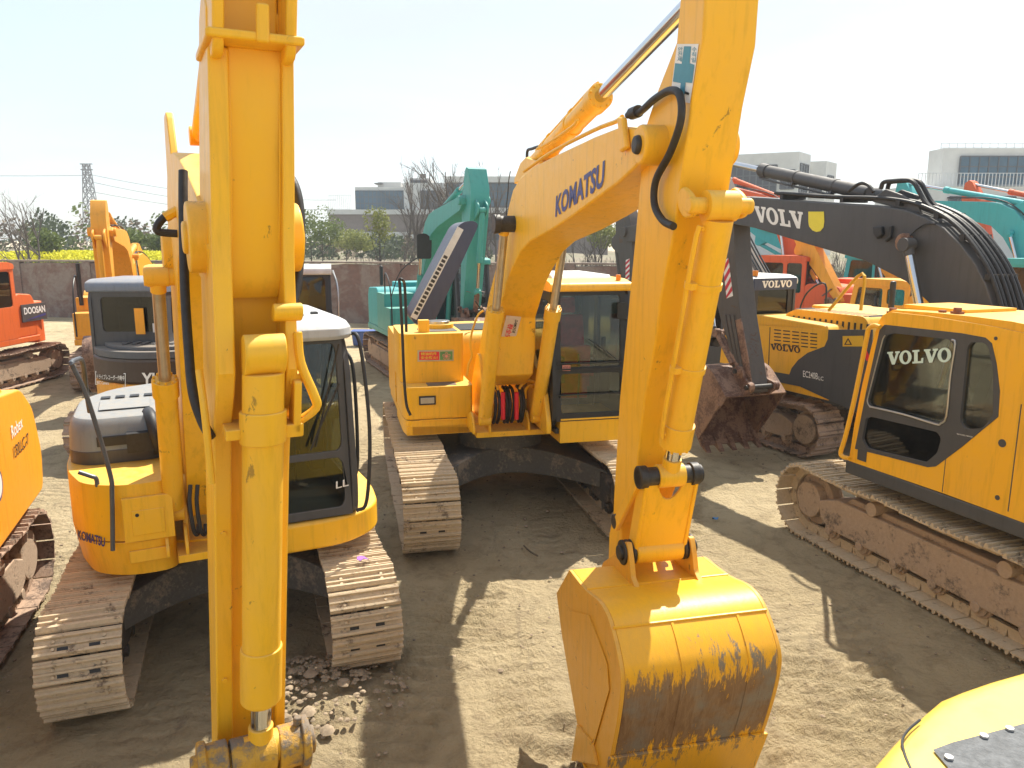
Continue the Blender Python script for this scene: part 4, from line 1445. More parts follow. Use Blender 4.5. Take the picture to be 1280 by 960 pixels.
    MB().tube([m.X(a, c, x) for a, c, x in ((352, 218, 4.1), (364, 224, 4.15), (373, 250, 4.2), (376, 295, 4.25), (373, 340, 4.3), (366, 380, 4.35), (358, 404, 4.4))], .019, 0, 12, 6).build('hose', r, RUB, bevel=0)
    MB().tube([m.X(a, c, 2.6) for a, c in ((222, 262), (205, 272), (196, 284), (200, 290), (222, 292))], .022, 0, 8, 4).build('hose', r, RUB, bevel=0)
    b = MB()
    b.tube([(4.52, ay - .165, 3.0), (4.57, ay - .16, 2.85), (4.58, ay - .155, 2.6)], .013, 0, 10, 4)
    b.build('pipe', r, KY, bevel=0)
    b = MB()
    b.tube([m.X(a, c, 2.6) for a, c in ((232, 258), (220, 264), (206, 272))], .028, 0, 8, 3)
    b.build('pipe', r, KY, bevel=0)
    # small hoses at the foot
    b = MB()
    for px in (238, 247):
        b.tube([m.X(px, 606, 1.15), m.X(px - 1, 630, 1.2), m.X(px + 4, 662, 1.2), m.X(px + 9, 668, 1.15), m.X(px + 10, 655, 1.1)], .016, 0, 8, 4)
    b.build('hose', r, RUB, bevel=0)
    # handrails
    X_ = 1.0
    rail(m, [m.X(141, 688, 1.14)] + [m.X(a, c, 1.14) for a, c in ((140, 620), (137, 590), (110, 500), (92, 460), (89, 454))] + [m.X(94, 450, 1.0), m.X(103, 452, .8), m.X(108, 490, .6), m.X(112, 515, .5)], .017, SILD)
    rail(m, [m.X(122, 608, 1.0), m.X(120, 598, 1.0), m.X(113, 595, 1.0), m.X(98, 590, 1.0)], .017, SILD)
    return m
SILD = plain('worn_rail', (.09, .10, .115), .45, .3, .2)
WLK = muddy('worn_link', (.62, .33, .03), (.20, .16, .12), .55)
# ------------------------------------------------------------------ the near right machine (dark boom)
def near_right():
    m = Mach(5.35, 7.29, 110)
    r = m.root
    tag(r, 'yellow cab excavator at the right with dark grey boom lettered VOLV beside a yellow shield', 'excavator')
    T = Matrix.Rotation(R(-3), 4, 'Z')
    track(m, T, 1.2, 4.6, .6, h=.88, detail=2, seedv=21, hubmat=FRMB, fmat=FRMB)
    track(m, T, -1.2, 4.6, .6, h=.88, detail=2, seedv=22, fmat=FRMB)
    underbody(m, T, 2.4, 4.6, .6, FRMB)
    b = MB()
    b.box(-2.2, 1.22, -1.38, 1.40, .98, 1.10)
    for yy in (-.28, .28):
        b.prism([(-.1, 1.1), (.9, 1.1), (.6, 1.6), (.45, 1.95), (.2, 1.95), (-.1, 1.5)], yy - .02, yy + .02)
    b.build('deck', r, DG, bevel=.02)
    ys = 1.42
    # skirt
    b = MB()
    b.box(-2.4, 1.24, 1.30, ys + .005, .99, 1.13)
    b.build('side_skirt', r, DG, bevel=.015)
    b = MB()
    b.prism(roundpoly([(-2.3, 1.36), (-2.8, 1.1), (-2.95, 0), (-2.8, -1.1), (-2.3, -1.36), (-2.0, -1.36), (-2.0, 1.36)], .1), .98, 2.2, 0, lambda u, v, w: (u, v, w))
    b.build('counterweight', r, DG, bevel=.05)
    b = MB()
    b.box(-2.15, -.95, -1.36, 1.36, 1.14, 2.15)
    b.box(-1.9, -1.0, -.9, .6, 2.15, 2.4)
    b.build('engine_hood', r, VY, bevel=.04)
    b = MB()
    b.box(-.9, 1.1, -1.36, -.5, 1.1, 1.9)
    b.box(-.9, .4, -1.36, -.5, 1.9, 2.2)
    b.build('tool_box', r, VY, bevel=.04)
    # cab side sheets, traced on the side plane
    out = m.prof([(1061, 576), (1068, 530), (1078, 480), (1090, 430), (1098, 403), (1103, 394), (1114, 390), (1160, 395), (1210, 403), (1246, 409), (1268, 414), (1300, 420), (1330, 480), (1330, 672), (1180, 617)], ys)
    dark = m.prof([(1069, 561), (1083, 490), (1100, 412), (1106, 406), (1112, 406.5), (1202, 416.5), (1232, 422), (1240, 429), (1246, 455), (1250, 489), (1248, 521), (1202, 559), (1170, 583), (1160, 584), (1110, 571)], ys)
    w1 = m.prof([(1087, 507), (1085, 501), (1105, 423), (1108, 418.5), (1117, 416.5), (1186, 424), (1193, 430), (1182, 519), (1176, 528), (1169, 528)], ys)
    w2 = m.prof([(1078, 549), (1083, 522), (1090, 521), (1172, 540), (1177, 548), (1172, 566), (1158, 578), (1084, 560)], ys)
    w3 = m.prof([(1214, 428), (1230, 428), (1236, 433), (1242, 463), (1242, 520), (1229, 535), (1208, 537), (1200, 528), (1206, 470), (1210, 433)], ys)
    w1, w2, w3 = roundpoly(w1, .03), roundpoly(w2, .03), roundpoly(w3, .04)
    y0 = .42
    b = MB()
    b.plate([out, dark[::-1]], ys - .06, ys, 0)
    b.plate([dark, w1, w2, w3], ys - .052, ys + .006, 1)
    b.plate([out, w1, w3], y0, y0 + .05, 0)
    xf_ = max(p[0] for p in out)
    # roof
    rp = m.prof([(1098, 403), (1103, 393), (1113, 387.5), (1165, 391), (1215, 396), (1262, 402), (1300, 410), (1300, 424), (1246, 412), (1160, 397)], ys)
    b.prism(rp, y0 - .02, ys - .03, 0)
    b.box(.2, .9, y0 + .1, ys - .25, rp[3][1] - .01, rp[3][1] + .03, 0)
    for a, c in ((1116, 388), (1178, 391), (1197, 388), (1257, 403)):
        p = m.Y(a, c, ys - .12)
        b.cyl((p.x, p.y, p.z - .03), (p.x, p.y, p.z + .025), .035, 2, 10)
        b.box(p.x - .05, p.x + .05, p.y - .03, p.y + .03, p.z - .04, p.z - .01, 2)
    # front pillars
    fb, ft = V(out[1]), V(out[4])
    for yy in (y0, ys - .12):
        b.prism([(out[0][0], out[0][1]), (out[1][0], out[1][1]), (out[4][0], out[4][1]), (out[4][0] - .09, out[4][1]), (out[1][0] - .09, out[1][1]), (out[0][0] - .09, out[0][1])], yy, yy + .08, 1)
    F = lambda u, v, w: (fb.x - .01 + (ft.x - fb.x) * v, y0 + (ys - y0) * u, fb.y + (ft.y - fb.y) * v)
    b.box(out[0][0] - .06, out[0][0] - .01, y0, ys - .05, 1.1, fb.y, 1)
    xr = m.Y(1262, 500, ys).x
    zt = m.Y(1262, 415, ys).z
    b.box(xr - .03, xr, y0, ys - .05, 1.1, 1.9, 0)
    b.box(xr - .03, xr, y0, y0 + .12, 1.9, zt - .05, 0)
    b.box(xr - .03, xr, ys - .17, ys - .05, 1.9, zt - .05, 0)
    b.box(xr - .03, xr, y0, ys - .05, zt - .2, zt - .05, 0)
    b.box(xr - .4, out[0][0] - .08, y0 + .05, ys - .07, 1.10, 1.16, 1)
    for a in (1185, 1190):
        pass
    s0, s1 = m.Y(1183, 567, ys), m.Y(1180, 616, ys)
    b.box(s0.x - .004, s0.x + .004, ys, ys + .002, s1.z, s0.z, 1)
    s0, s1 = m.Y(1275, 520, ys), m.Y(1262, 640, ys)
    b.box(s0.x - .005, s0.x + .005, ys, ys + .002, s1.z, s0.z + .1, 1)
    for a, c, q in ((1253, 554, .035), (1247, 622, .022), (1245, 423, .016)):
        p = m.Y(a, c, ys)
        b.cyl((p.x, ys, p.z), (p.x, ys + .006, p.z), q, 1, 16)
    p0, p1 = m.Y(1072, 574, ys), m.Y(1084, 563, ys)
    b.box(p1.x, p0.x, ys, ys + .008, p0.z, p1.z, 1)
    # silver weather strip round the door glass
    cb = b.build('cab', r, [VY, DG, AMBR], bevel=.010)
    lp = [V((p[0], ys + .012, p[1])) for p in w1]
    k = MB().tube(lp[:14] + [], .007, 0, 6, 1)
    k.tube([m.Y(a, c, ys + .012) for a, c in ((1087, 508), (1130, 518), (1169, 530), (1176, 529), (1183, 520), (1188, 470), (1194, 430), (1190, 425))], .010, 0, 8, 3)
    k.build('door_seal', cb, SIL, bevel=0)
    for w_ in (w1, w2, w3):
        MB().prism(w_, ys - .03, ys - .024).build('window', cb, GLD if w_ is w2 else GL, bevel=0)
    for w_ in (w1, w3):
        MB().prism(w_, y0 + .02, y0 + .026).build('window', cb, GL, bevel=0)
    MB().prism([(0.06, .02), (.92, .02), (.92, .97), (.06, .97)], 0, .006, 0, lambda u, v, w: (F(u, v, 0)[0] - w, F(u, v, 0)[1], F(u, v, 0)[2])).build('window', cb, GL, bevel=0)
    seat(cb, .25, .9, 1.6)
    controls(cb, .35, .9, 1.6)
    d = MB()
    P = lambda a, c: m.Y(a, c, ys - .022)
    decal(None, slab_volvo('VOLVO'), P(1109, 456), P(1189, 452), P(1109, 440), None, (0, 1, 0), off=0, mb=d, mi=0)
    d.build('decal', cb, [MINT], bevel=0, label='pale green VOLVO sticker behind the door glass')
    d = MB()
    P = lambda a, c: m.Y(a, c, ys + .007)
    decal(None, slab_volvo('VOLVO'), P(1196, 543), P(1216, 547), P(1196, 541.5), None, (0, 1, 0), off=.003, mb=d, mi=0)
    d.build('decal', cb, [WHD], bevel=0)
    # yellow grab rail in front of the cab door
    P = lambda a, c: m.Y(a, c, ys + .05)
    rail(m, [P(1100, 409), P(1093, 407), P(1086, 411), P(1083, 424), P(1070, 490), P(1057, 545), P(1051, 565), P(1054, 571), P(1062, 573)], .024, VY)
    # boom
    tp = [(905, 247), (916, 245), (960, 248), (999, 251), (1040, 254), (1096, 257), (1130, 262), (1156, 272), (1179, 285), (1199, 304), (1218, 329), (1232, 356), (1242, 387), (1250, 420), (1262, 470),
          (1250, 500), (1222, 500), (1200, 470), (1178, 420), (1167, 388), (1160, 378), (1132, 352), (1081, 326), (1012, 306), (943, 285), (905, 278), (895, 264)]
    yb = .22
    pr = m.prof(tp, yb)
    b = MB()
    b.prism(pr, -.22, yb)
    tip = m.Y(907, 263, yb)
    b.cyl((tip.x, -.27, tip.z), (tip.x, .27, tip.z), .12, 0, 24)
    k = m.Y(1133, 303, yb)
    b.cyl((k.x, yb - .02, k.z), (k.x, yb + .07, k.z), .105, 1, 20)
    b.cyl((k.x, yb + .05, k.z), (k.x, yb + .09, k.z), .05, 1, 16)
    p = m.prof([(1095, 284), (1106, 283), (1107, 293), (1100, 299), (1096, 293)], yb)
    b.prism(p, yb, yb + .06, 2)
    p = m.prof([(1114, 283), (1118, 282), (1117, 297), (1110, 303), (1109, 300), (1114, 294)], yb)
    b.prism(p, yb, yb + .05, 2)
    for s in (-.12, .12):
        q = m.prof([(1083, 252), (1088, 244), (1100, 236), (1120, 243), (1140, 256), (1145, 268)], yb)
        b.prism(q, s - .02, s + .02)
    bo = b.build('boom', r, [DG, RUST, BLK], bevel=.015)
    n = (0, 1, 0)
    P = lambda a, c: m.Y(a, c, yb)
    d = MB()
    decal(None, slab_volvo('VOLV'), P(945, 277), P(1007, 287), P(942, 257), None, n, off=.004, mb=d, mi=0)
    sh = [P(a, c) + V((0, .008, 0)) for a, c in ((1011, 264.5), (1030.5, 264.5), (1031, 277), (1030, 284), (1026, 289), (1021, 290), (1016, 288), (1012, 283), (1011, 277))]
    d.add(sh, [tuple(range(len(sh)))], 1)
    d.build('decal', bo, [WHT, YEL], bevel=0, label='white VOLV letters and a yellow shield')
    # hoses over the boom back
    b = MB()
    for i, s in enumerate((-.16, -.10, -.03, .04, .11, .17)):
        pts = [(960 + i, 246), (1040, 251), (1096, 253), (1132, 258), (1158, 267), (1181, 280), (1202, 300), (1221, 326), (1235, 353), (1246, 387), (1256, 430)]
        b.tube([m.Y(a, c - 1.0, yb) * 1.0 + V((0, s - yb, 0)) + V((0, 0, .03 + .012 * (i % 2))) for a, c in pts], .022, 0, 8, 3)
    for px in (975, 1050, 1120, 1168, 1200, 1232):
        cands = {975: (975, 248), 1050: (1050, 252), 1120: (1120, 256), 1168: (1168, 272), 1200: (1200, 299), 1232: (1232, 349)}
        a, c = cands[px]
        p = m.Y(a, c, yb)
        b.box(p.x - .03, p.x + .03, -.2, .2, p.z - .01, p.z + .05)
    for off in (0, .10):
        b.tube([m.Y(a, c, yb) + V((0, -.1 - off, 0)) for a, c in ((1093, 236), (1096, 228), (1106, 226), (1125, 225), (1134, 228), (1141, 240), (1148, 252), (1160, 264))], .026, 0, 8, 4)
    b.tube([m.Y(a, c, yb) for a, c in ((1060, 240), (1070, 232), (1078, 229), (1086, 232), (1092, 240))], .022, 0, 8, 4)
    b.tube([m.Y(a, c, yb) + V((0, .03, 0)) for a, c in ((1138, 297), (1148, 287), (1160, 280), (1172, 280))], .010, 0, 6, 4)
    b.build('hose', r, RUB, bevel=0)
    A, B = m.Y(1092, 243, 0), m.Y(880, 197, 0)
    ram(m, 'arm_cylinder', A, B, .088, .045, .585, mat=DG, pipe=(.1, .5, -.85))
    # boom cylinder, its chrome rod showing under the boom
    A, B = m.Y(1166, 470, yb + .12), m.Y(1134, 306, yb + .12)
    ram(m, 'boom_cylinder', A, B, .08, .05, .30, mat=DG)
    ram(m, 'boom_cylinder', (A.x, -A.y, A.z), (B.x, -B.y, B.z), .08, .05, .30, mat=DG)
    # arm
    ap = [(868, 190), (876, 185), (884, 200), (900, 235), (912, 262), (917, 280), (919, 325), (921, 350), (925, 391), (933, 442), (939, 482), (940, 490), (938, 492), (934, 488), (931, 480), (920, 460), (901, 401), (889, 350), (886, 310), (893, 280), (884, 245)]
    ya = .155
    b = MB()
    b.prism(m.prof(ap, ya), -.155, ya)
    g = m.prof([(917, 395), (920, 393), (936, 482), (933, 484)], ya)
    for dx in (0, 5, 10):
        g = m.prof([(905 + dx, 395), (908 + dx, 393), (925 + dx * .8, 480), (921.5 + dx * .8, 482)], ya)
        b.prism(g, ya - .01, ya + .03)
    ar = b.build('arm', r, DGW, bevel=.012)
    wp = m.prof([(905, 405), (926, 398), (934, 442), (939.5, 480), (939, 489), (934, 488.5), (929, 480), (919, 460)], ya)
    MB().prism(wp, ya - .02, ya + .006).build('wear_plate', ar, RUST, bevel=.004)
    P = lambda a, c: m.Y(a, c, ya)
    d = MB()
    q = [(903.5, 326), (911, 322.5), (916.5, 370), (908.5, 373)]
    d.add([P(a, c) + V((0, .004, 0)) for a, c in q], [(0, 1, 2, 3)], 0)
    for i in range(4):
        t0, t1 = (i + .02) / 4, (i + .55) / 4
        L = lambda t: V(q[0]) + (V(q[3]) - V(q[0])) * min(1, t)
        Rr = lambda t: V(q[1]) + (V(q[2]) - V(q[1])) * min(1, max(0, t))
        pts = [L(t0 + .18), Rr(t0 - .02), Rr(t1 - .02), L(t1 + .18)]
        d.add([P(p.x, p.y) + V((0, .008, 0)) for p in pts], [(0, 1, 2, 3)], 1)
    d.build('decal', ar, [WHT, REDD], bevel=0, label='red and white striped warning sticker')
    A, B = m.Y(886, 262, 0), m.Y(898, 418, 0)
    ram(m, 'bucket_cylinder', (A.x + .25, 0, A.z), (B.x + .12, 0, B.z), .075, .045, .6, mat=DG)
    P1 = m.Y(942, 484, ya)
    lk, e2 = m.Y(896, 416, .2), m.Y(916, 455, .2)
    b = MB()
    for s in (-.2, .2):
        b.tube([(lk.x, s, lk.z), (e2.x, s, e2.z)], .045, 0, 10, 1)
        b.cyl((lk.x, s - .05, lk.z), (lk.x, s + .05, lk.z), .07, 0, 16)
    b.cyl((lk.x, -.22, lk.z), (lk.x, .22, lk.z), .05, 0, 16)
    Tb = bucket(m, (P1.x, P1.z), 36, 1.12, 0, [RUST, GRS], .86, teeth=5)
    e = Tb(0, 0, 0)
    for s in (-.15, .15):
        b.tube([(lk.x, s, lk.z), (e[0], s, e[2])], .05, 0, 10, 1)
    b.build('bucket_link', r, RUST, bevel=.006)
    return m
AMBR = plain('brown_lamp', (.20, .06, .03), .4)
MINT = plain('mint_decal', (.60, .76, .70), .5, var=.05)
REDD = plain('red_stripe', (.55, .02, .04), .5, var=.1)

def extra_volvos():
    # the machine behind, seen along its left side
    m = std_machine(5.21, 14.29, 114.6, VY, 'yellow and dark grey excavator lettered VOLVO and EC240B LC on its flank', ty=0, ba=20, aa=-100, kb=10,
                    total=4.5, gauge=2.4, cwcol=DG, roofcol=WHD, cabcol=DG, boomcol=DGW, bkt=[RUST, GRS], hoodcol=VY, w=1.36, rear=-2.6, seatm=REDS, cabz=2.85, gl=GLD)
    r = m.root
    ys = 1.365
    P = lambda a, c: m.Y(a, c, ys)
    b = MB()
    pl = m.prof([(1091, 412), (1036, 412), (1035, 424), (1031, 433), (1010, 441), (998, 450), (990, 460), (987, 468), (867, 448), (867, 456), (1000, 483), (1085, 522)], ys)
    b.prism(pl, ys - .01, ys + .008, 1)
    pl = m.prof([(905, 404), (930, 405), (1036, 412), (1035, 424), (1031, 433), (1010, 441), (998, 450), (990, 460), (987, 468), (900, 453)], ys)
    b.prism(pl, ys - .012, ys + .004, 0)
    for i in range(5):
        for j in range(5):
            a = 968 + i * 11.3
            c = 411.5 + j * 4.3 + i * 1.2
            q = m.prof([(a, c), (a + 8.4, c + .8), (a + 8.4, c + 2.1), (a, c + 1.3)], ys)
            b.prism(q, ys + .004, ys + .008, 2)
    s0 = m.prof([(962.5, 409), (963.3, 409), (961.2, 464), (960.2, 464)], ys)
    b.prism(s0, ys + .004, ys + .007, 2)
    side = b.build('side_door', r, [VY, DG, BLKD], bevel=0)
    d = MB()
    n = (0, 1, 0)
    decal(None, slab_volvo('VOLVO'), P(964, 437), P(1001, 441.5), P(963.5, 429.5), None, n, off=.010, mb=d, mi=0)
    decal(None, text_geo('EC240B', .008), P(1004.5, 471), P(1023, 474.5), P(1004.5, 463), None, n, off=.012, mb=d, mi=1)
    decal(None, text_geo('LC', .008), P(1024, 475), P(1030, 476), P(1024, 470), None, n, off=.012, mb=d, mi=1)
    decal(None, SQ, P(1054, 433), P(1080, 433), P(1054, 420), None, n, off=.012, mb=d, mi=2)
    decal(None, SQ, P(1078, 437), P(1084, 451), P(1084, 437), None, n, off=.013, mb=d, mi=3)
    tri = [(0, 0), (1, 0), (.5, 1), (.22, .12), (.78, .12), (.5, .7)]
    decal(None, (tri, [[0, 1, 4, 3], [1, 2, 5, 4], [2, 0, 3, 5]]), P(1056, 431), P(1066, 431), P(1056, 422), None, n, off=.015, mb=d, mi=0)
    d.build('decal', side, [BRN, WHT, AMBY, RED], bevel=0, label='VOLVO, EC240B LC lettering and a yellow warning label')
    # slotted engine cover
    z0 = m.Y(985, 408, .9).z
    p0, p1 = m.Y(985, 408, .9), m.Y(1092, 412, .9)
    b = MB()
    b.prism(roundpoly([(p1.x, z0 - .1), (p0.x + .05, z0 - .1), (p0.x - .02, z0 + .22), (p0.x - .25, z0 + .32), (p1.x + .1, z0 + .32), (p1.x, z0 + .2)], .08), -.6, 1.0)
    for i in range(14):
        x = p0.x - .20 - i * .115
        b.box(x - .04, x, .5, 1.006, z0 + .08, z0 + .21, 1)
        b.box(x - .04, x, .55, .97, z0 + .315, z0 + .325, 1)
    b.build('slotted_cover', r, [VY, BLKD], bevel=.01)
    P = lambda a, c: m.Y(a, c, 1.2)
    rail(m, [P(1036, 388), P(1078, 342), P(1076, 388)], .025, VY)
    # a second striped arm sticker lies on the arm
    arm = [o for o in r.children if o.name.split('.')[0] == 'arm'][-1]
    q = [(782.5, 325), (787.5, 323), (787, 349), (782, 351)]
    d = MB()
    ya = .42 * .34 - .1
    P = lambda a, c: m.Y(a, c, ya)
    d.add([P(a, c) + V((0, .006, 0)) for a, c in q], [(0, 1, 2, 3)], 0)
    for i in range(4):
        f = lambda A_, B_, t: V(A_) + (V(B_) - V(A_)) * t
        pts = [f(q[0], q[3], min(1, i / 4 + .12)), f(q[1], q[2], i / 4), f(q[1], q[2], i / 4 + .13), f(q[0], q[3], min(1, i / 4 + .25))]
        d.add([P(p.x, p.y) + V((0, .010, 0)) for p in pts], [(0, 1, 2, 3)], 1)
    d.build('decal', arm, [WHT, REDD], bevel=0, label='red and white striped warning sticker')
    b = MB()
    b.box(-.475, -.44, .40, 1.36, 2.60, 2.80, 0)
    decal(None, slab_volvo('VOLVO'), (-.475, 1.20, 2.64), (-.475, .52, 2.64), (-.475, 1.20, 2.76), None, (-1, 0, 0), off=.006, mb=b, mi=1)
    b.build('visor', r, [NAVY, WHT], bevel=0)
    MB().cyl((-.3, 1.2, 2.84), (-.3, 1.2, 2.93), .05, 0, 12).build('beacon', r, AMB, bevel=0)
AMBY = plain('amber_sticker', (.75, .45, .02), .5, var=.05)

def others():
    # teal excavator by the wall
    m = std_machine(-2.3, 21.0, -68, TEAL, 'faded teal excavator by the brick wall with its boom raised behind the navy hood lid', ba=33, aa=-97, kb=0, total=4.0,
                    boomcol=TEAL, bkt=[RUST, GRS], cabcol=DG, cabz=3.0, sc=.82, bw=.62, hoodcol=TEALB, foot=(.25, 1.75))
    b = MB()
    b.plate([roundpoly([(-.18, -.3), (.18, -.3), (.2, .2), (.05, .32), (-.18, .3)], .06)], 0, .03, 0, lambda u, v, w: (w + 1.7, -.55 + u, 3.3 + v))
    b.tube([(1.2, -1.3, 2.0), (1.5, -1.1, 2.7), (1.7, -.6, 3.1)], .015, 0, 6, 3)
    b.build('mirror', m.root, BLK, bevel=.005)
    # orange one at the far left
    m = std_machine(-13.15, 18.0, -93, ORG, 'red-orange excavator cut by the left edge with DOOSAN on its rear flank', ba=10, aa=-130, kb=30, total=4.2,
                    cabz=2.95, roofcol=ORG, hoodcol=ORG, gl=GLD, doboom=False, rear=-1.5)
    swing_parts(m, (.25, 1.7), 12, -150, 0, .42, -.1, ORG, [RUST, GRS], 1.0)
    b = MB()
    b.box(-1.45, -.55, 1.31, 1.335, 1.50, 1.92, 0)
    decal(None, text_geo('DOOSAN', .03), (-.62, 1.335, 1.68), (-1.40, 1.335, 1.68), (-.62, 1.335, 1.85), None, (0, 1, 0), off=.004, mb=b, mi=1)
    b.add([(-.6, 1.340, 1.53), (-1.4, 1.340, 1.60), (-1.4, 1.340, 1.66), (-1.0, 1.340, 1.60)], [(0, 1, 2, 3)], 2)
    b.build('decal', m.root, [DG, WHT, BLUE], bevel=0, label='dark panel with white DOOSAN lettering and a blue swoosh')
    # orange-yellow one with upright arm
    m = std_machine(-9.55, 19.6, -70, OY, 'orange excavator by the brick wall, its raised arm in front of the pylon', ba=27, aa=-88, kb=30, total=4.0, sc=.74, cabz=2.85, boomcol=OY, hoodcol=OY, gl=GL, w=1.28, gauge=2.1)
    rail(m, [(.6, -1.15, 1.9), (.6, -1.15, 2.9)], .05, BLK, 'exhaust')
    # the one seen from behind
    m = Mach(-5.85, 13.4, 92)
    tag(m.root, 'excavator seen from behind, slate cab roof, YK lettered on its dark brown rear band', 'excavator')
    T = Matrix.Rotation(0, 4, 'Z')
    for sy in (-1, 1):
        track(m, T, sy * .95, 3.6, .5, detail=1, mat=TRKB, fmat=FRMB, seedv=sy + 50, h=.8)
    underbody(m, T, 1.9, 3.6, .5, UND, h=.8, top=.9)
    XY = lambda u, v, w: (u, v, w)
    rear = [(-1.45 * math.cos(R(a)), 1.45 * math.sin(R(a)) * .9) for a in range(-60, 61, 8)]
    pl = [(1.1, -1.2), (.2, -1.25)] + rear + [(.2, 1.25), (1.1, 1.2)]
    b = MB()
    b.prism(pl, .80, 1.20, 0, XY)
    b.build('deck', m.root, OY, bevel=.03)
    b = MB()
    b.prism([(u * 1.01, v * 1.01) for u, v in pl], 1.205, 1.60, 0, XY)
    cw = b.build('counterweight', m.root, BRND, bevel=.05, seg=3)
    b = MB()
    b.prism([(u * .99, v * .99) for u, v in pl], 1.605, 1.72, 0, XY)
    b.prism([(u * .85 - .05, v * .85) for u, v in pl], 1.72, 1.78, 0, XY)
    for i in range(8):
        b.box(-1.0, -.75, -.6 + i * .15, -.52 + i * .15, 1.78, 1.805, 1)
    b.build('engine_hood', m.root, [NAVG, DG], bevel=.03)
    def band(px, py):
        rr = m._r(px, py)
        # cylinder-like rear wall
        t = 5.0
        for _ in range(60):
            p = m.o + rr * t
            q = math.hypot(p.x / (1.45 * 1.012), p.y / (1.45 * .9 * 1.012)) - 1
            t += q * .6
        p = m.o + rr * t
        return p + (m.o - p).normalized() * .012
    d = MB()
    def bw(geo, x0, y0, x1, y1, h, mi, o=0):
        vs, fs = geo
        d.add([band(x0 + (x1 - x0) * u, y0 + (y1 - y0) * u - h * v) + (m.o - V((-1.4, 0, 1.5))).normalized() * o for u, v in vs], fs, mi)
    bw(text_geo('YK', .03), 177, 483, 203, 483, 17, 0)
    vs, fs = [], []
    fr = [(0, 0), (1, 0), (1, 1), (0, 1), (.02, .07), (.98, .07), (.98, .93), (.02, .93)]
    bw((fr, [[0, 1, 5, 4], [1, 2, 6, 5], [2, 3, 7, 6], [3, 0, 4, 7]]), 119, 481, 157, 483.5, 17, 0)
    bw(text_geo('ドライブレコーダー作動中', .01), 121, 474, 155.5, 476, 6.5, 0)
    bw(text_geo('REC Camera', .01), 121, 480, 136, 481, 4, 0)
    bw(text_geo('safety', .01), 138, 481, 150, 482, 3, 1)
    d.build('decal', cw, [WHT, AMB], bevel=0, label='white YK letters and a framed Japanese drive recorder notice')
    side = roundpoly([(-.62, 1.85), (.95, 1.2), (1.1, 1.5), (1.0, 2.66), (-.5, 2.70), (-.60, 2.5)], .06)
    side = roundpoly([(-.70, 1.3), (1.05, 1.2), (1.1, 1.5), (1.0, 2.66), (-.62, 2.70), (-.70, 2.5)], .06)
    holes = [roundpoly([(.3, 1.5), (.98, 1.5), (.9, 2.55), (.3, 2.55)], .06), roundpoly([(-.55, 1.9), (.2, 1.9), (.2, 2.52), (-.5, 2.52)], .06)]
    cb = cab(m, side, holes, -.12, 1.15, (1.1, 1.25, 1.0, 2.66), [rrect(.08, .92, .36, .93, .05), rrect(.08, .92, .06, .31, .04)], 2.82, [DG, DG, SLATE], glassmat=GLD, seat_at=(.2, .7, 1.6))
    b = MB()
    b.box(-.735, -.725, .25, .40, 1.92, 2.35, 0)
    b.box(-.735, -.73, .02, .12, 1.95, 2.10, 1)
    b.build('window_shade', cb, [OY, WHD], bevel=0)
    swing_parts(m, (.7, 1.3), 20, -100, 0, .36, -.35, OY, [RUST, GRS], .75)
    # bottom left, cut by the edge
    m = std_machine(-5.42, 5.25, -70, OY, 'orange-yellow excavator at the left edge marked 130LC-7 on its rear flank', ty=-3, ba=28, aa=-105, kb=0, total=3.9, gauge=2.1, doboom=False, cabz=2.8, roofcol=OY, w=1.30, rear=-1.75, gl=GLD)
    P = lambda a, c: m.Y(a, c, 1.30)
    b = MB()
    b.prism(roundpoly([(-2.05, .92), (-2.15, 1.3), (-1.98, 1.8), (-1.6, 2.06), (-.45, 2.16), (-.45, .98), (1.2, .98), (1.2, .90), (-.4, .90)], .12, 4), .75, 1.345)
    sd = b.build('side_door', m.root, OY, bevel=.05, seg=3)
    d = MB()
    decal(None, text_geo('130LC-7', .01), (-1.10, 1.35, 1.50), (-1.66, 1.35, 1.50), (-1.10, 1.35, 1.61), None, (0, 1, 0), off=.003, mb=d, mi=0)
    decal(None, text_geo('Robex', .01), (-1.10, 1.35, 1.68), (-1.50, 1.35, 1.70), (-1.10, 1.35, 1.80), None, (0, 1, 0), off=.003, mb=d, mi=1)
    cc = [(.5 + .5 * math.cos(t * math.pi / 12), .5 + .5 * math.sin(t * math.pi / 12)) for t in range(24)]
    decal(None, (cc, [list(range(24))]), (-.35, 1.35, 1.28), (-.65, 1.35, 1.28), (-.35, 1.35, 1.58), None, (0, 1, 0), off=.003, mb=d, mi=2)
    decal(None, ([(u * .8 + .1, v * .8 + .1) for u, v in cc], [list(range(24))]), (-.35, 1.35, 1.28), (-.65, 1.35, 1.28), (-.35, 1.35, 1.58), None, (0, 1, 0), off=.006, mb=d, mi=1)
    d.build('decal', sd, [BRN, WHT, BLUE], bevel=0, label='brown 130LC-7 lettering and a round blue and white emblem')
    swing_parts(m, (.25, 1.6), 25, -140, 40, .4, -.1, OY, [RUST, GRS], .8)
    # dark cab between the arm and the wall
    m = std_machine(-5.05, 16.3, -77, DG, 'black cabbed excavator with red-orange boom, half hidden behind the upright near arm', ba=20, aa=-100, kb=0, total=3.8, gauge=2.0, w=1.2, cabcol=BLK, roofcol=WHD, boomcol=HOR, cabz=2.95, gl=GLD, sc=.85, seatm=REDS)
    rail(m, [(1.1, 1.25, 1.4), (1.15, 1.32, 1.8), (1.1, 1.33, 2.5), (.9, 1.25, 2.85)], .02, SIL)
    # orange-yellow cab just behind the left machines
    m = std_machine(-11.6, 26.0, -80, OY, 'small orange-framed cab machine far back by the wall, left of the near boom', ba=-2, aa=-150, kb=60, total=3.8, gauge=2.0, cabz=3.0, roofcol=OY, cabcol=OY, gl=GL, w=1.2)
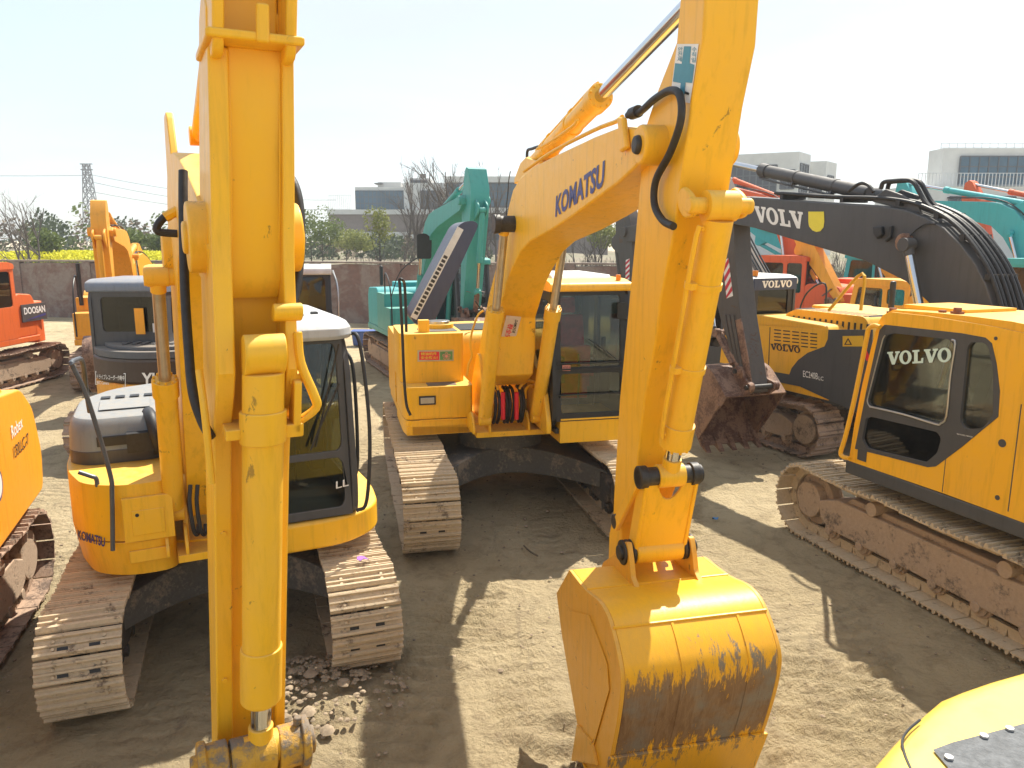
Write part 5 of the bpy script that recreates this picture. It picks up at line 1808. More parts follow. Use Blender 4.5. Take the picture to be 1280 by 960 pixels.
    # right background
    m = std_machine(9.5, 24.0, 125, HOR, 'red-orange excavator behind the dark boom, cab framed in orange', ba=40, aa=-115, kb=0, total=4.2, roofcol=HOR, cabcol=HOR, gl=GLD, cabz=3.0, boomcol=HOR)
    m = std_machine(13.5, 27.0, 130, TEALB, 'teal excavator in the far row, its boom slanting down under the dark lettered boom', ba=24, aa=-150, kb=30, total=4.2, roofcol=TEALB, cabcol=TEALB, gl=GLD, cabz=3.0, boomcol=TEALB, cwcol=TEALB)
    m = std_machine(14.2, 19.5, 112, TEALB, 'bright teal excavator at the right edge, boom arching above the near yellow cab', ba=30, aa=-110, kb=0, total=4.2, roofcol=TEALB, cabcol=TEALB, gl=GLD, cabz=3.0, boomcol=TEALB)
    m = std_machine(17.8, 22.5, 110, HOR, 'red-orange excavator lettered HITACHI at the far right edge', ba=32, aa=-110, kb=0, total=4.2, roofcol=HOR, cabcol=HOR, gl=GLD, cabz=3.0, boomcol=HOR)
    bo = [o for o in m.root.children if o.name.split('.')[0] == 'boom'][-1]
    ca, sa = math.cos(R(32)), math.sin(R(32))
    q = lambda u, v: (.25 + u * ca - v * sa, .115, 1.7 + u * sa + v * ca)
    decal(bo, text_geo('HITACHI', .03), q(4.9, .25), q(3.2, .92), q(5.03, .55), WHT, (0, 1, 0), label='white HITACHI lettering')
    m = std_machine(10.4, 19.2, 112, OY, 'orange-yellow excavator just behind the slotted engine cover and under the dark boom', ba=24, aa=-130, kb=0, total=4.0, sc=.8, cabz=2.5, boomcol=OY, w=1.2, gauge=2.0)

def near_corner():
    """rounded yellow engine cover at the lower right, just below the camera"""
    m = Mach(3.05, .55, 62)
    r = m.root
    tag(r, 'bright yellow machine cut by the lower right corner, rounded hood with dark grey anti-slip panel', 'excavator')
    T = Matrix.Rotation(0, 4, 'Z')
    for sy in (-1, 1):
        track(m, T, sy * 1.1, 4.0, .5, detail=1, seedv=sy + 80)
    underbody(m, T, 2.2, 4.0, .5, UND)
    zt = 2.18
    a = [ground(x, y, zt) for x, y in ((1086, 968), (1108, 938), (1132, 910), (1160, 884), (1178, 869), (1205, 858), (1240, 846), (1290, 832), (1350, 818))]
    loc = [m.I @ p for p in a]
    bx = m.I @ V((4.6, 2.5, 0))
    cx_ = m.I @ V((4.4, -.5, 0))
    dx = m.I @ V((1.25, -.9, 0))
    out = [(p.x, p.y) for p in loc] + [(bx.x, bx.y), (cx_.x, cx_.y), (dx.x, dx.y)]
    n = len(out)
    c = V((sum(p[0] for p in out) / n, sum(p[1] for p in out) / n))
    vs, fs = [], []
    lv = ((1.1, 1.07), (1.9, 1.06), (2.04, 1.05), (2.12, 1.03), (2.16, 1.0), (2.178, .96), (2.18, .90))
    for z, s in lv:
        vs += [(c.x + (p[0] - c.x) * s, c.y + (p[1] - c.y) * s, z) for p in out]
    for k in range(len(lv) - 1):
        fs += [(k * n + i, k * n + (i + 1) % n, (k + 1) * n + (i + 1) % n, (k + 1) * n + i) for i in range(n)]
    fs += [tuple(range((len(lv) - 1) * n, len(lv) * n)), tuple(range(n))[::-1]]
    b = MB().add(vs, fs, 0)
    hd = b.build('engine_hood', r, HYE, bevel=0, ang=70)
    sm = hd.modifiers.new('sub', 'SUBSURF')
    sm.levels = sm.render_levels = 0
    d = MB()
    pts = [m.I @ ground(x, y, 2.186) for x, y in ((1166, 937), (1190, 928), (1240, 915), (1300, 899), (1400, 880), (1420, 1000), (1200, 990), (1184, 958))]
    d.add(pts, [tuple(range(len(pts)))], 0)
    d.build('anti_slip_panel', hd, DGP, bevel=0)
    d = MB()
    sm_ = [ground(x, y, 2.180) for x, y in ((1150, 985), (1137, 958), (1130, 940), (1128, 925), (1136, 912), (1150, 900))]
    d.tube([m.I @ p for p in sm_], .0035, 0, 6, 5)
    d.build('panel_seam', hd, BLKD, bevel=0)
    d = MB()
    for x, y in ((1186, 948), (1230, 921), (1262, 912)):
        p = m.I @ ground(x, y, 2.187)
        MB().cyl(p, p + V((0, 0, .006)), .011, 0, 6).build('bolt', hd, SIL, bevel=0)
DGP = plain('anti_slip', (.13, .135, .14), .85, var=.3, scale=40, bmp=.8)
BRND = paint('brown_band', (.045, .028, .022), dust=.25, rough=.4)
NAVG = paint('slate_hood', (.07, .085, .11), dust=.5, rough=.4)
SLATE = paint('slate_roof', (.16, .20, .27), dust=.4, rough=.35)
# ------------------------------------------------------------------ the yard and what lies beyond it
def track_prints(x, y):
    return 0

def ground_sheet():
    def axis(lo, hi, step, far, grow=1.22):
        a = [lo + i * step for i in range(int((hi - lo) / step) + 1)]
        d = step
        v = hi
        while v < far:
            d *= grow
            v += d
            a.append(v)
        d = step
        v = lo
        pre = []
        while v > -far:
            d *= grow
            v -= d
            pre.append(v)
        return pre[::-1] + a
    xs = axis(-5.5, 6.0, .04, 3000)
    ys = axis(3.4, 11.5, .04, 3000)
    nx, ny = len(xs), len(ys)
    vs = []
    nz = noise.noise
    for y in ys:
        for x in xs:
            z = 0
            if -16 < x < 18 and -4 < y < 26:
                k = min(1, (x + 16) / 4, (18 - x) / 4, (26 - y) / 4, (y + 4) / 3)
                z = nz(V((x * .5, y * .5, 1))) * .05 + nz(V((x * 1.7, y * 1.7, 4))) * .025 + nz(V((x * 5, y * 5, 9))) * .012
                if -8 < x < 8.5 and 2 < y < 15:
                    z += nz(V((x * 13, y * 13, 2))) * .010 + nz(V((x * 24, y * 24, 5))) * .006
                    z -= .03 * max(0, abs(nz(V((x * 2.2, y * 1.1, 12)))) - .25)
                    # heap of clods by the near left machine
                    d = math.hypot((x + 1.55) / .70, (y - 5.45) / .55)
                    if d < 1:
                        z += (1 - d * d) * (.10 + .10 * abs(nz(V((x * 6, y * 6, 3)))) + .05 * abs(nz(V((x * 14, y * 14, 3)))))
                    # tread marks pressed by passing tracks
                    for (ax, ay, bx, by, w) in ((1.95, 3.5, 2.75, 6.3, .55), (3.2, 3.4, 3.7, 4.6, .3), (-.95, 4.2, -.35, 7.6, .34), (2.6, 11.5, 1.6, 7.6, .4), (-.2, 6.6, .5, 3.6, .3)):
                        ux, uy = bx - ax, by - ay
                        L = math.hypot(ux, uy)
                        ux, uy = ux / L, uy / L
                        s = (x - ax) * ux + (y - ay) * uy
                        t = -(x - ax) * uy + (y - ay) * ux
                        t += nz(V((s * .8, 0, 7))) * .12
                        if 0 < s < L and abs(t) < w:
                            f = min(1, (w - abs(t)) / .06) * (.5 + .8 * abs(nz(V((x * 1.3, y * 1.3, 6)))))
                            ph = (s + nz(V((x * 3, y * 3, 0))) * .05) * 2 * math.pi / .19
                            z += f * .065 * (max(-.4, math.sin(ph))) * min(1, s * 3, (L - s) * 3)
                z *= k
                d = math.hypot((x - .95) / .95, (y - 4.62) / .62)
                if d < 1.35:
                    z += -.20 * max(0, 1 - d ** 3) + .05 * max(0, 1 - abs(d - 1.1) * 4)
                z = z - .035
            elif y > 26:
                z = 0
            vs.append((x, y, z))
    fs = [(j * nx + i, j * nx + i + 1, (j + 1) * nx + i + 1, (j + 1) * nx + i) for j in range(ny - 1) for i in range(nx - 1)]
    me = bpy.data.meshes.new('ground')
    me.from_pydata(vs, [], fs)
    me.polygons.foreach_set('use_smooth', [True] * len(fs))
    o = bpy.data.objects.new('ground', me)
    COL.objects.link(o)
    tag(o, 'dry rutted dirt of the machine yard', kind='structure')
    m, nt, out = nodes_of('yard_dirt')
    b = N(nt, 'ShaderNodeBsdfPrincipled', Roughness=.95)
    b.inputs['Specular IOR Level'].default_value = .2
    nt.links.new(b.outputs[0], out.inputs[0])
    ob = mapping(nt)
    n1 = noise_tex(nt, .35, 6, .65, ob, .4)
    n2 = noise_tex(nt, 3.2, 10, .72, ob, .5)
    n3 = noise_tex(nt, 26, 8, .75, ob)
    n4 = noise_tex(nt, 1.1, 8, .7, mapping(nt, (1.8, .6, 1), (0, 0, .5)), 1.2)
    c = mixc(nt, ramp(nt, n1, [(.35, 0), (.65, 1)]), (.48, .385, .23), (.60, .49, .31))
    c = mixc(nt, mathn(nt, 'MULTIPLY', ramp(nt, n2, [(.48, 0), (.68, 1)]), .55), c, (.24, .175, .11))
    c = mixc(nt, mathn(nt, 'MULTIPLY', ramp(nt, n4, [(.56, 0), (.70, 1)]), .6), c, (.21, .165, .12))
    wv = nt.nodes.new('ShaderNodeTexWave')
    wv.inputs['Scale'].default_value = 1.7
    wv.inputs['Distortion'].default_value = 5
    wv.inputs['Detail'].default_value = 5
    wv.inputs['Detail Scale'].default_value = 2.2
    nt.links.new(mapping(nt, (1, 1, 1), (0, 0, 1.35)), wv.inputs['Vector'])
    band = ramp(nt, noise_tex(nt, .55, 3, .5, mapping(nt, (1.6, .35, 1), (0, 0, .25))), [(.50, 0), (.60, 1)])
    tread = mathn(nt, 'MULTIPLY', mathn(nt, 'MULTIPLY', wv.outputs['Fac'], band), ramp(nt, n2, [(.3, 0), (.55, 1)]))
    c = mixc(nt, mathn(nt, 'MULTIPLY', ramp(nt, n3, [(.55, 0), (.75, 1)]), .5), c, (.60, .51, .38))
    c = mixc(nt, mathn(nt, 'MULTIPLY', ramp(nt, n3, [(.25, 1), (.38, 0)]), .6), c, (.14, .10, .07))
    nt.links.new(c, b.inputs['Base Color'])
    v = nt.nodes.new('ShaderNodeTexVoronoi')
    v.inputs['Scale'].default_value = 22
    nt.links.new(ob, v.inputs['Vector'])
    h = mathn(nt, 'ADD', mathn(nt, 'ADD', mathn(nt, 'MULTIPLY', n2, 1.4), mathn(nt, 'MULTIPLY', n3, .7)), mathn(nt, 'MULTIPLY', v.outputs['Distance'], .25))
    h = mathn(nt, 'ADD', h, mathn(nt, 'MULTIPLY', tread, .55))
    bump(nt, h, 1.0, .09, b)
    me.materials.append(m)
    return o

def far_land():
    # green field and scrub beyond the wall: sheets lying on rising ground
    m, nt, out = nodes_of('scrub_land')
    b = N(nt, 'ShaderNodeBsdfPrincipled', Roughness=.95)
    nt.links.new(b.outputs[0], out.inputs[0])
    n1 = noise_tex(nt, .15, 8, .7, mapping(nt))
    n2 = noise_tex(nt, 2.5, 8, .7, mapping(nt))
    c = mixc(nt, ramp(nt, n1, [(.4, 0), (.6, 1)]), (.17, .145, .10), (.10, .12, .06))
    c = mixc(nt, ramp(nt, n2, [(.4, 0), (.7, 1)]), c, (.25, .20, .14))
    nt.links.new(c, b.inputs['Base Color'])
    nx, ny = 120, 60
    vs = []
    for j in range(ny + 1):
        for i in range(nx + 1):
            x = -90 + 180 * i / nx
            t = j / ny
            y = 0
            yb = wall_y(x) + .8
            y = yb + (130 - yb) * t ** 1.6
            z = 1.7 * min(1, t ** 1.6 * (130 - yb) / 5) + .7 * noise.noise(V((x * .12, y * .12, 0))) * min(1, t * 5) - .1
            vs.append((x, y, z if t > 0 else -.3))
    fs = [(j * (nx + 1) + i, j * (nx + 1) + i + 1, (j + 1) * (nx + 1) + i + 1, (j + 1) * (nx + 1) + i) for j in range(ny) for i in range(nx)]
    me = bpy.data.meshes.new('terrain')
    me.from_pydata(vs, [], fs)
    me.polygons.foreach_set('use_smooth', [True] * len(fs))
    me.materials.append(m)
    o = bpy.data.objects.new('terrain', me)
    COL.objects.link(o)
    tag(o, 'raised scrubby ground behind the yard wall', kind='structure')

W0, W1 = V((-26.0, 36.0)), V((12.0, 29.0))
def wall_y(x):
    t = (x - W0.x) / (W1.x - W0.x)
    return W0.y + (W1.y - W0.y) * t

def wall():
    m, nt, out = nodes_of('old_brick')
    b = N(nt, 'ShaderNodeBsdfPrincipled', Roughness=.92)
    nt.links.new(b.outputs[0], out.inputs[0])
    ob = mapping(nt)
    br = nt.nodes.new('ShaderNodeTexBrick')
    br.inputs['Scale'].default_value = 5
    br.inputs['Color1'].default_value = (.22, .12, .095, 1)
    br.inputs['Color2'].default_value = (.17, .10, .085, 1)
    br.inputs['Mortar'].default_value = (.22, .18, .15, 1)
    mp = mapping(nt, (1, 1, 1), (R(90), 0, 0))
    nt.links.new(mp, br.inputs['Vector'])
    n1 = noise_tex(nt, .8, 8, .7, ob, .5)
    n2 = noise_tex(nt, 5, 8, .7, ob)
    c = mixc(nt, ramp(nt, n1, [(.46, 0), (.56, 1)]), br.outputs['Color'], (.26, .21, .18))
    c = mixc(nt, mathn(nt, 'MULTIPLY', ramp(nt, n2, [(.45, 0), (.7, 1)]), .5), c, (.15, .085, .065))
    nt.links.new(c, b.inputs['Base Color'])
    bump(nt, mathn(nt, 'ADD', n2, br.outputs['Fac']), .5, .02, b)
    d = (W1 - W0)
    L = d.length
    ang = math.atan2(d.y, d.x)
    root = empty('boundary_wall', (W0.x, W0.y, 0), ang)
    tag(root, 'weathered red-brown brick wall with plaster patches along the back of the yard', 'wall')
    mb = MB()
    n = 60
    rnd = random.Random(5)
    top = [(i * L / n, 2.45 + rnd.uniform(-.03, .03)) for i in range(n + 1)]
    mb.prism([(0, -.2)] + top + [(L, -.2)], -.12, .12)
    i = 0.0
    while i < L:
        mb.box(i - .2, i + .2, -.18, .18, -.2, 2.5)
        i += 3.6
    mb.build('brickwork', root, m, bevel=.01)
    mb = MB()
    mb.box(0, L, -.17, .17, 2.505, 2.58)
    mb.build('coping', root, plain('coping_concrete', (.24, .19, .16), .9, var=.4, scale=2), bevel=.015)

def leafmat(name, c1, c2, trans=.25):
    m, nt, out = nodes_of(name)
    b = N(nt, 'ShaderNodeBsdfPrincipled', Roughness=.7)
    b.inputs['Specular IOR Level'].default_value = .2
    tr = N(nt, 'ShaderNodeBsdfTranslucent')
    mx = nt.nodes.new('ShaderNodeMixShader')
    mx.inputs[0].default_value = trans
    nt.links.new(b.outputs[0], mx.inputs[1])
    nt.links.new(tr.outputs[0], mx.inputs[2])
    nt.links.new(mx.outputs[0], out.inputs[0])
    n1 = noise_tex(nt, .7, 4, .6, mapping(nt))
    g = nt.nodes.new('ShaderNodeNewGeometry')
    c = mixc(nt, mathn(nt, 'ADD', mathn(nt, 'MULTIPLY', n1, .7), mathn(nt, 'MULTIPLY', g.outputs['Random Per Island'], .4)), c1, c2)
    nt.links.new(c, b.inputs['Base Color'])
    nt.links.new(c, tr.inputs[0])
    return m
LF_D = leafmat('evergreen_leaf', (.035, .055, .028), (.085, .11, .05))
LF_G = leafmat('bush_leaf', (.07, .11, .025), (.19, .23, .07))
LF_Y = leafmat('spring_leaf', (.16, .19, .05), (.30, .31, .10))
LF_B = leafmat('brown_scrub', (.13, .10, .07), (.24, .19, .13))
LF_F = leafmat('rapeseed_flower', (.62, .60, .02), (.80, .74, .05))
LF_S = leafmat('rapeseed_leaf', (.10, .17, .03), (.2, .27, .06))
BARK = plain('bare_bark', (.12, .10, .085), .9, var=.3)
BARKD = plain('dark_bark', (.06, .05, .042), .9, var=.3)

def leafcloud(b, c, rad, n, size, rnd, m=0, flat=1):
    for _ in range(n):
        while True:
            p = V((rnd.uniform(-1, 1), rnd.uniform(-1, 1), rnd.uniform(-1, 1)))
            if p.length < 1:
                break
        if p.length > 0:
            p = p.normalized() * (p.length ** .55)
        q = V((c[0] + p.x * rad[0], c[1] + p.y * rad[1], c[2] + p.z * rad[2]))
        a = V((rnd.gauss(0, 1), rnd.gauss(0, 1), rnd.gauss(0, 1))).normalized()
        e = a.orthogonal().normalized()
        f = a.cross(e)
        s = size * rnd.uniform(.6, 1.4)
        b.add([q - e * s, q - f * s * .6, q + e * s, q + f * s * .6], [(0, 1, 2, 3)], m)

def bush(x, y, z, w, h, mat, rnd, n=700, size=.09, name='bush', label=None, group=None, trunk=.35, cat='bush'):
    root = empty(name, (x, y, z))
    b = MB()
    k = rnd.randint(5, 8)
    for i in range(k):
        a = rnd.uniform(0, 6.28)
        rr = rnd.uniform(.1, .55) * w / 2
        ch = h * (trunk + (1 - trunk) * rnd.uniform(.35, .85))
        leafcloud(b, (math.cos(a) * rr, math.sin(a) * rr, ch), (w * rnd.uniform(.2, .32), w * rnd.uniform(.2, .32), h * rnd.uniform(.12, .24)), n // k, size, rnd)
    b.build('crown', root, mat, bevel=0)
    b = MB()
    b.tube([(0, 0, -.3), (.03, 0, h * .4), (0, .05, h * .75)], .03 * h * .5, 0, 6, 3, taper=.01)
    for i in range(4):
        a = rnd.uniform(0, 6.28)
        b.tube([(0, 0, h * .3), (math.cos(a) * w * .15, math.sin(a) * w * .15, h * .5), (math.cos(a) * w * .3, math.sin(a) * w * .3, h * .75)], .015 * h * .5, 0, 5, 3, taper=.006)
    b.build('trunk', root, BARKD, bevel=0)
    return tag(root, label, cat, group)

def bare_tree(x, y, z, h, rnd, label, spread=1.0, levels=4, mat=None, group=None, r0=None, multi=1):
    root = empty('bare_tree', (x, y, z))
    tb, cb = MB(), MB()
    def grow(p, d, L, r, lv, first):
        pts = [p]
        q = p.copy()
        n = 4
        dd = d.copy()
        for i in range(n):
            dd = (dd + V((rnd.gauss(0, .10), rnd.gauss(0, .10), rnd.gauss(0, .06) + .03))).normalized()
            q = q + dd * (L / n)
            pts.append(q.copy())
        (tb if first else cb).tube(pts, r, 0, 5 if lv < 2 else 3, 1, taper=r * .55 if lv < levels else r * .25)
        if lv >= levels:
            return
        k = rnd.randint(2, 3) if lv else rnd.randint(4, 5)
        for i in range(k):
            t = rnd.uniform(.35, 1)
            pt = pts[min(n, int(t * n))]
            a = rnd.uniform(0, 6.28)
            side = V((math.cos(a), math.sin(a), 0))
            side = (side - dd * side.dot(dd)).normalized()
            nd = (dd * rnd.uniform(.9, 1.5) + side * rnd.uniform(.35, .8) * spread).normalized()
            grow(pt, nd, L * rnd.uniform(.5, .72), r * .55, lv + 1, False)
    r0 = r0 or h * .009
    for k in range(multi):
        d = V((rnd.gauss(0, .12) + (k - (multi - 1) / 2) * .35, rnd.gauss(0, .12), 1)).normalized()
        grow(V((0, 0, -.3)), d, h * .46, r0, 0, True)
    tb.build('trunk', root, mat or BARK, bevel=0)
    cb.build('crown', root, mat or BARK, bevel=0)
    return tag(root, label, 'bare tree', group)

def vegetation():
    rnd = random.Random(21)
    # rapeseed in bloom
    for nm, x0, x1, Y, dep, z, lab in (('rapeseed', -28.5, -19.0, 44.0, 9.0, 2.1, 'bright yellow strip of rapeseed in bloom behind the wall'), ):
        b = MB()
        for _ in range(14000):
            x, y = rnd.uniform(x0 * 1.1, x1), Y + rnd.uniform(0, dep)
            zz = 1.7 + rnd.uniform(.4, 1.1)
            s = rnd.uniform(.04, .08)
            a = V((rnd.gauss(0, 1), rnd.gauss(0, 1), rnd.gauss(0, 1) + .6)).normalized()
            e = a.orthogonal().normalized()
            f = a.cross(e)
            q = V((x, y, zz))
            b.add([q - e * s, q - f * s, q + e * s, q + f * s], [(0, 1, 2, 3)], 0 if zz > 2.3 or rnd.random() < .2 else 1)
        o = b.build(nm, None, [LF_F, LF_S], bevel=0)
        tag(o, lab, None, None, 'stuff')
    # far wooded band on the left
    b = MB()
    for i in range(60):
        x = -66 + i * 1.05 + rnd.uniform(-.5, .5)
        y = 78 + rnd.uniform(-6, 10)
        h = 5.2 + 1.8 * noise.noise(V((i * .18, 3, 0))) + rnd.uniform(-.6, .6)
        if x > -22:
            h *= .7
        leafcloud(b, (x, y, h * .55), (1.9, 1.9, h * .55), 260, .22, rnd, 0 if rnd.random() < .6 else (1 if rnd.random() < .5 else 2))
    o = b.build('woods', None, [LF_D, LF_B, LF_G], bevel=0)
    tag(o, 'dark mixed woodland beyond the rapeseed field', None, None, 'stuff')
    # scrub on the bank right behind the wall
    b = MB()
    for i in range(1500):
        x = rnd.uniform(-24, 30)
        y = wall_y(x) + rnd.uniform(.8, 14)
        h = rnd.uniform(.2, .9) * (1.2 if x > -8 else .5)
        z = 1.4 + .2 * min(1, (y - wall_y(x)) / 5)
        for k in range(5):
            dx, dy = rnd.gauss(0, .25), rnd.gauss(0, .25)
            s = .012
            b.add([(x - s, y, z), (x + s, y, z), (x + dx + s * .4, y + dy, z + h), (x + dx - s * .4, y + dy, z + h)], [(0, 1, 2, 3)], 0)
        leafcloud(b, (x, y, z + .1), (.5, .5, .22), 6, .07, rnd, 1 if rnd.random() < .7 else 2)
    o = b.build('undergrowth', None, [BARK, LF_B, LF_G], bevel=0)
    tag(o, 'dry tangled weeds on the bank behind the wall', None, None, 'stuff')
    def at(px, Y):
        return at_y(px, 300, Y).x
    # bushes, each its own
    lst = [(60, 46, 2.4, 2.6, LF_G, 'yellow-green bush behind the bare tree at far left'), (150, 47, 2.6, 3.0, LF_G, 'rounded leafy bush right of the upright orange arm'),
           (178, 52, 2.6, 2.6, LF_G, 'low light green bush beside the rapeseed strip'), (195, 50, 2.0, 2.2, LF_G, 'small green bush near the near boom hoses'),
           (388, 62, 5.0, 4.2, LF_G, 'soft green shrub left of the brown office block'), (402, 58, 4.0, 3.4, LF_G, 'green shrub under the terrace railing'),
           (432, 60, 4.4, 2.8, LF_Y, 'yellow-green shrub below the brown wall'), (450, 56, 3.0, 2.4, LF_Y, 'low yellowish shrub left of the slim young tree'),
           (752, 46, 3.2, 3.4, LF_Y, 'yellowish shrub seen under the big yellow boom'), (1062, 52, 2.8, 2.6, LF_B, 'brown dry thicket seen under the dark boom')]
    for px, Y, w, h, mt, lab in lst:
        bush(at(px, Y), Y, 1.5, w, h, mt, rnd, n=1100, size=.10, label=lab)
    # slim young tree with a pale crown
    bush(at(474, 40), 40, 1.0, 1.6, 3.9, LF_Y, rnd, n=900, size=.07, name='young_tree', label='slim young tree with a thin yellow-green crown by the wall', trunk=.55, cat='tree')
    # bare trees
    bare_tree(at(38, 42), 42, 1.2, 7.6, rnd, 'spreading bare tree at the far left behind the orange cab', 1.25, 4, multi=3)
    spec = [(190, 62, 5.0, 'thin bare tree over the rapeseed near the near boom'), (505, 52, 8.0, 'slender bare tree left of the teal boom'), (532, 50, 11.8, 'tall bare tree directly behind the teal boom'),
            (560, 50, 10.6, 'tall bare tree with upright twigs between the two office blocks'), (583, 48, 9.4, 'bare tree just right of the teal arm tip'), (618, 50, 9.2, 'bare tree left of the big yellow boom knee'),
            (640, 54, 8.2, 'bare tree half hidden by the big yellow boom knee'), (540, 44, 4.6, 'low bushy bare tree behind the teal boom foot'), (600, 42, 4.8, 'low bare tree right of the teal arm'),
            (725, 46, 4.6, 'bare thicket tree under the big yellow boom'), (745, 44, 5.0, 'bare tree close to the dark striped arm'), (1055, 48, 3.8, 'pale bare tree under the dark boom'),
            (212, 58, 4.6, 'bare tree beside the near boom hoses')]
    for px, Y, h, lab in spec:
        bare_tree(at(px, Y), Y, 1.2, h, rnd, lab, .75, 4, multi=2)

CON = plain('pale_render', (.62, .62, .59), .85, var=.08, scale=1)
CONG = plain('pale_render_grey', (.44, .44, .43), .85, var=.08, scale=1)
CONB = plain('brown_cladding', (.19, .15, .13), .8, var=.12, scale=2)
CW = plain('curtain_glass', (.04, .10, .15), .15, .0, .4, .25, 0, spec=.25)
MUL = plain('dark_mullion', (.05, .06, .075), .5, var=.1)
RAILM = plain('pale_rail', (.6, .62, .63), .5, var=.1)

def bwin(root, x0, x1, z0, z1, y, nx, nz, mat=CW):
    b = MB()
    b.box(x0, x1, y - .06, y + .06, z0, z1, 0)
    for i in range(nx + 1):
        x = x0 + (x1 - x0) * i / nx
        b.box(x - .05, x + .05, y - .12, y - .07, z0, z1, 1)
    for j in range(nz + 1):
        z = z0 + (z1 - z0) * j / nz
        b.box(x0, x1, y - .115, y - .075, z - .05, z + .05, 1)
    b.build('window', root, [mat, MUL], bevel=0)

def brail(root, x0, x1, y, z, n, h=1.1):
    b = MB()
    b.box(x0, x1, y - .03, y + .03, z + h - .05, z + h)
    b.box(x0, x1, y - .02, y + .02, z + .08, z + .12)
    for i in range(n + 1):
        x = x0 + (x1 - x0) * i / n
        b.box(x - .025, x + .025, y - .025, y + .025, z, z + h)
    b.build('railing', root, RAILM, bevel=0)

def buildings():
    def X(px, Y):
        return at_y(px, 300, Y).x
    def Z(py, Y, px=640):
        return at_y(px, py, Y).z
    # left office block
    Y = 120
    root = empty('office_block', (0, Y, 0))
    tag(root, 'pale office block with brown lower storey, roof terrace and glass upper floor', 'building')
    b = MB()
    b.box(X(412, Y), X(640, Y), 0, 18, 0, Z(268, Y), 1)
    b.box(X(411, Y), X(642, Y), -.4, 18, Z(268, Y), Z(262, Y), 0)
    b.box(X(441, Y), X(515, Y), 3, 8, Z(262, Y), Z(232, Y), 0)
    b.box(X(505, Y), X(556, Y), 1, 14, Z(262, Y), Z(228, Y), 0)
    b.box(X(411, Y), X(640, Y), -.6, .2, Z(298, Y), Z(290, Y), 0)
    b.box(X(466, Y), X(496, Y), 6, 12, Z(232, Y), Z(224, Y), 2)
    b.box(X(509, Y), X(535, Y), 4, 12, Z(228, Y), Z(220, Y), 2)
    b.box(X(463, Y), X(473, Y), 5, 8, Z(227, Y), Z(225.5, Y), 3)
    b.tube([(X(523, Y), 8, Z(220, Y)), (X(523, Y), 8, Z(212, Y))], .5, 3, 8, 1)
    b.build('wall', root, [CON, CONB, CONG, DG], bevel=0)
    bwin(root, X(442, Y), X(512, Y), Z(261, Y), Z(237, Y), 2.9, 13, 3)
    bwin(root, X(526, Y), X(552, Y), Z(261, Y), Z(238, Y), .8, 4, 2, MULW)
    bwin(root, X(511, Y), X(532, Y), Z(227.5, Y), Z(223, Y), 3.9, 3, 1, MULW)
    bwin(root, X(470, Y), X(520, Y), Z(312, Y), Z(299, Y), -.2, 9, 2, MULW)
    brail(root, X(412, Y), X(440, Y), .3, Z(262, Y), 12, 2.2)
    # second block behind the teal boom
    Y = 105
    root = empty('office_block', (0, Y, 0))
    tag(root, 'glass fronted office block behind the teal arm and the big yellow boom', 'building')
    b = MB()
    b.box(X(557, Y), X(760, Y), 0, 16, 0, Z(262, Y), 1)
    b.box(X(557, Y), X(760, Y), .3, 16, Z(262, Y), Z(220, Y), 0)
    b.box(X(557, Y), X(762, Y), -.3, .4, Z(228, Y), Z(221, Y), 0)
    b.box(X(557, Y), X(762, Y), -.5, .4, Z(266, Y), Z(260, Y), 0)
    b.build('wall', root, [CON, CONB], bevel=0)
    bwin(root, X(559, Y), X(655, Y), Z(259, Y), Z(229, Y), .2, 16, 3)
    bwin(root, X(600, Y), X(700, Y), Z(300, Y), Z(272, Y), -.2, 12, 2, MULW)
    # right-of-centre block
    Y = 88
    root = empty('office_block', (0, Y, 0))
    tag(root, 'pale stepped office block above the dark boom, right of the big yellow arm', 'building')
    x0, x1, x2, x3 = X(880, Y), X(992, Y), X(1021, Y), X(1069, Y)
    b = MB()
    b.prism([(x0, 5), (x1, 0), (x2, 3.5), (x2, 24), (x0, 24)], 0, Z(193, Y) + .3, 0, lambda u, v, w: (u, v, w))
    b.prism([(x2 - .3, 4.6), (X(1042, Y), 3.6), (x3, 6.6), (x3, 26), (x2 - .3, 26)], 0, Z(204, Y) + .6, 0, lambda u, v, w: (u, v, w))
    b.build('wall', root, [CON], bevel=0)
    def slant(p, q, f0, f1, z0, z1, nx, nz):
        """window on the slanted wall from p to q"""
        p, q = V(p), V(q)
        d = (q - p)
        nrm = V((d.y, -d.x)).normalized()
        b = MB()
        def put(a, c, za, zb, off, m):
            A, C = p + d * a + nrm * off, p + d * c + nrm * off
            A2, C2 = p + d * a + nrm * (off - .06), p + d * c + nrm * (off - .06)
            b.add([(A.x, A.y, za), (C.x, C.y, za), (C.x, C.y, zb), (A.x, A.y, zb), (A2.x, A2.y, za), (C2.x, C2.y, za), (C2.x, C2.y, zb), (A2.x, A2.y, zb)],
                  [(0, 1, 2, 3), (4, 7, 6, 5), (0, 4, 5, 1), (1, 5, 6, 2), (2, 6, 7, 3), (3, 7, 4, 0)], m)
        put(f0, f1, z0, z1, .08, 0)
        for i in range(nx + 1):
            t = f0 + (f1 - f0) * i / nx
            put(t - .006, t + .006, z0, z1, .14, 1)
        for j in range(nz + 1):
            z = z0 + (z1 - z0) * j / nz
            put(f0, f1, z - .05, z + .05, .135, 1)
        b.build('window', root, [MULW, MUL], bevel=0)
    zt = Z(193, Y)
    slant((x0, 5), (x1, 0), .02, .80, Z(243, Y), Z(205, Y), 12, 3)
    slant((x0, 5), (x1, 0), .84, .97, Z(236, Y), Z(212, Y), 2, 2)
    slant((x1, 0), (x2, 3.5), .12, .80, zt - 4.2, zt - .9, 3, 2)
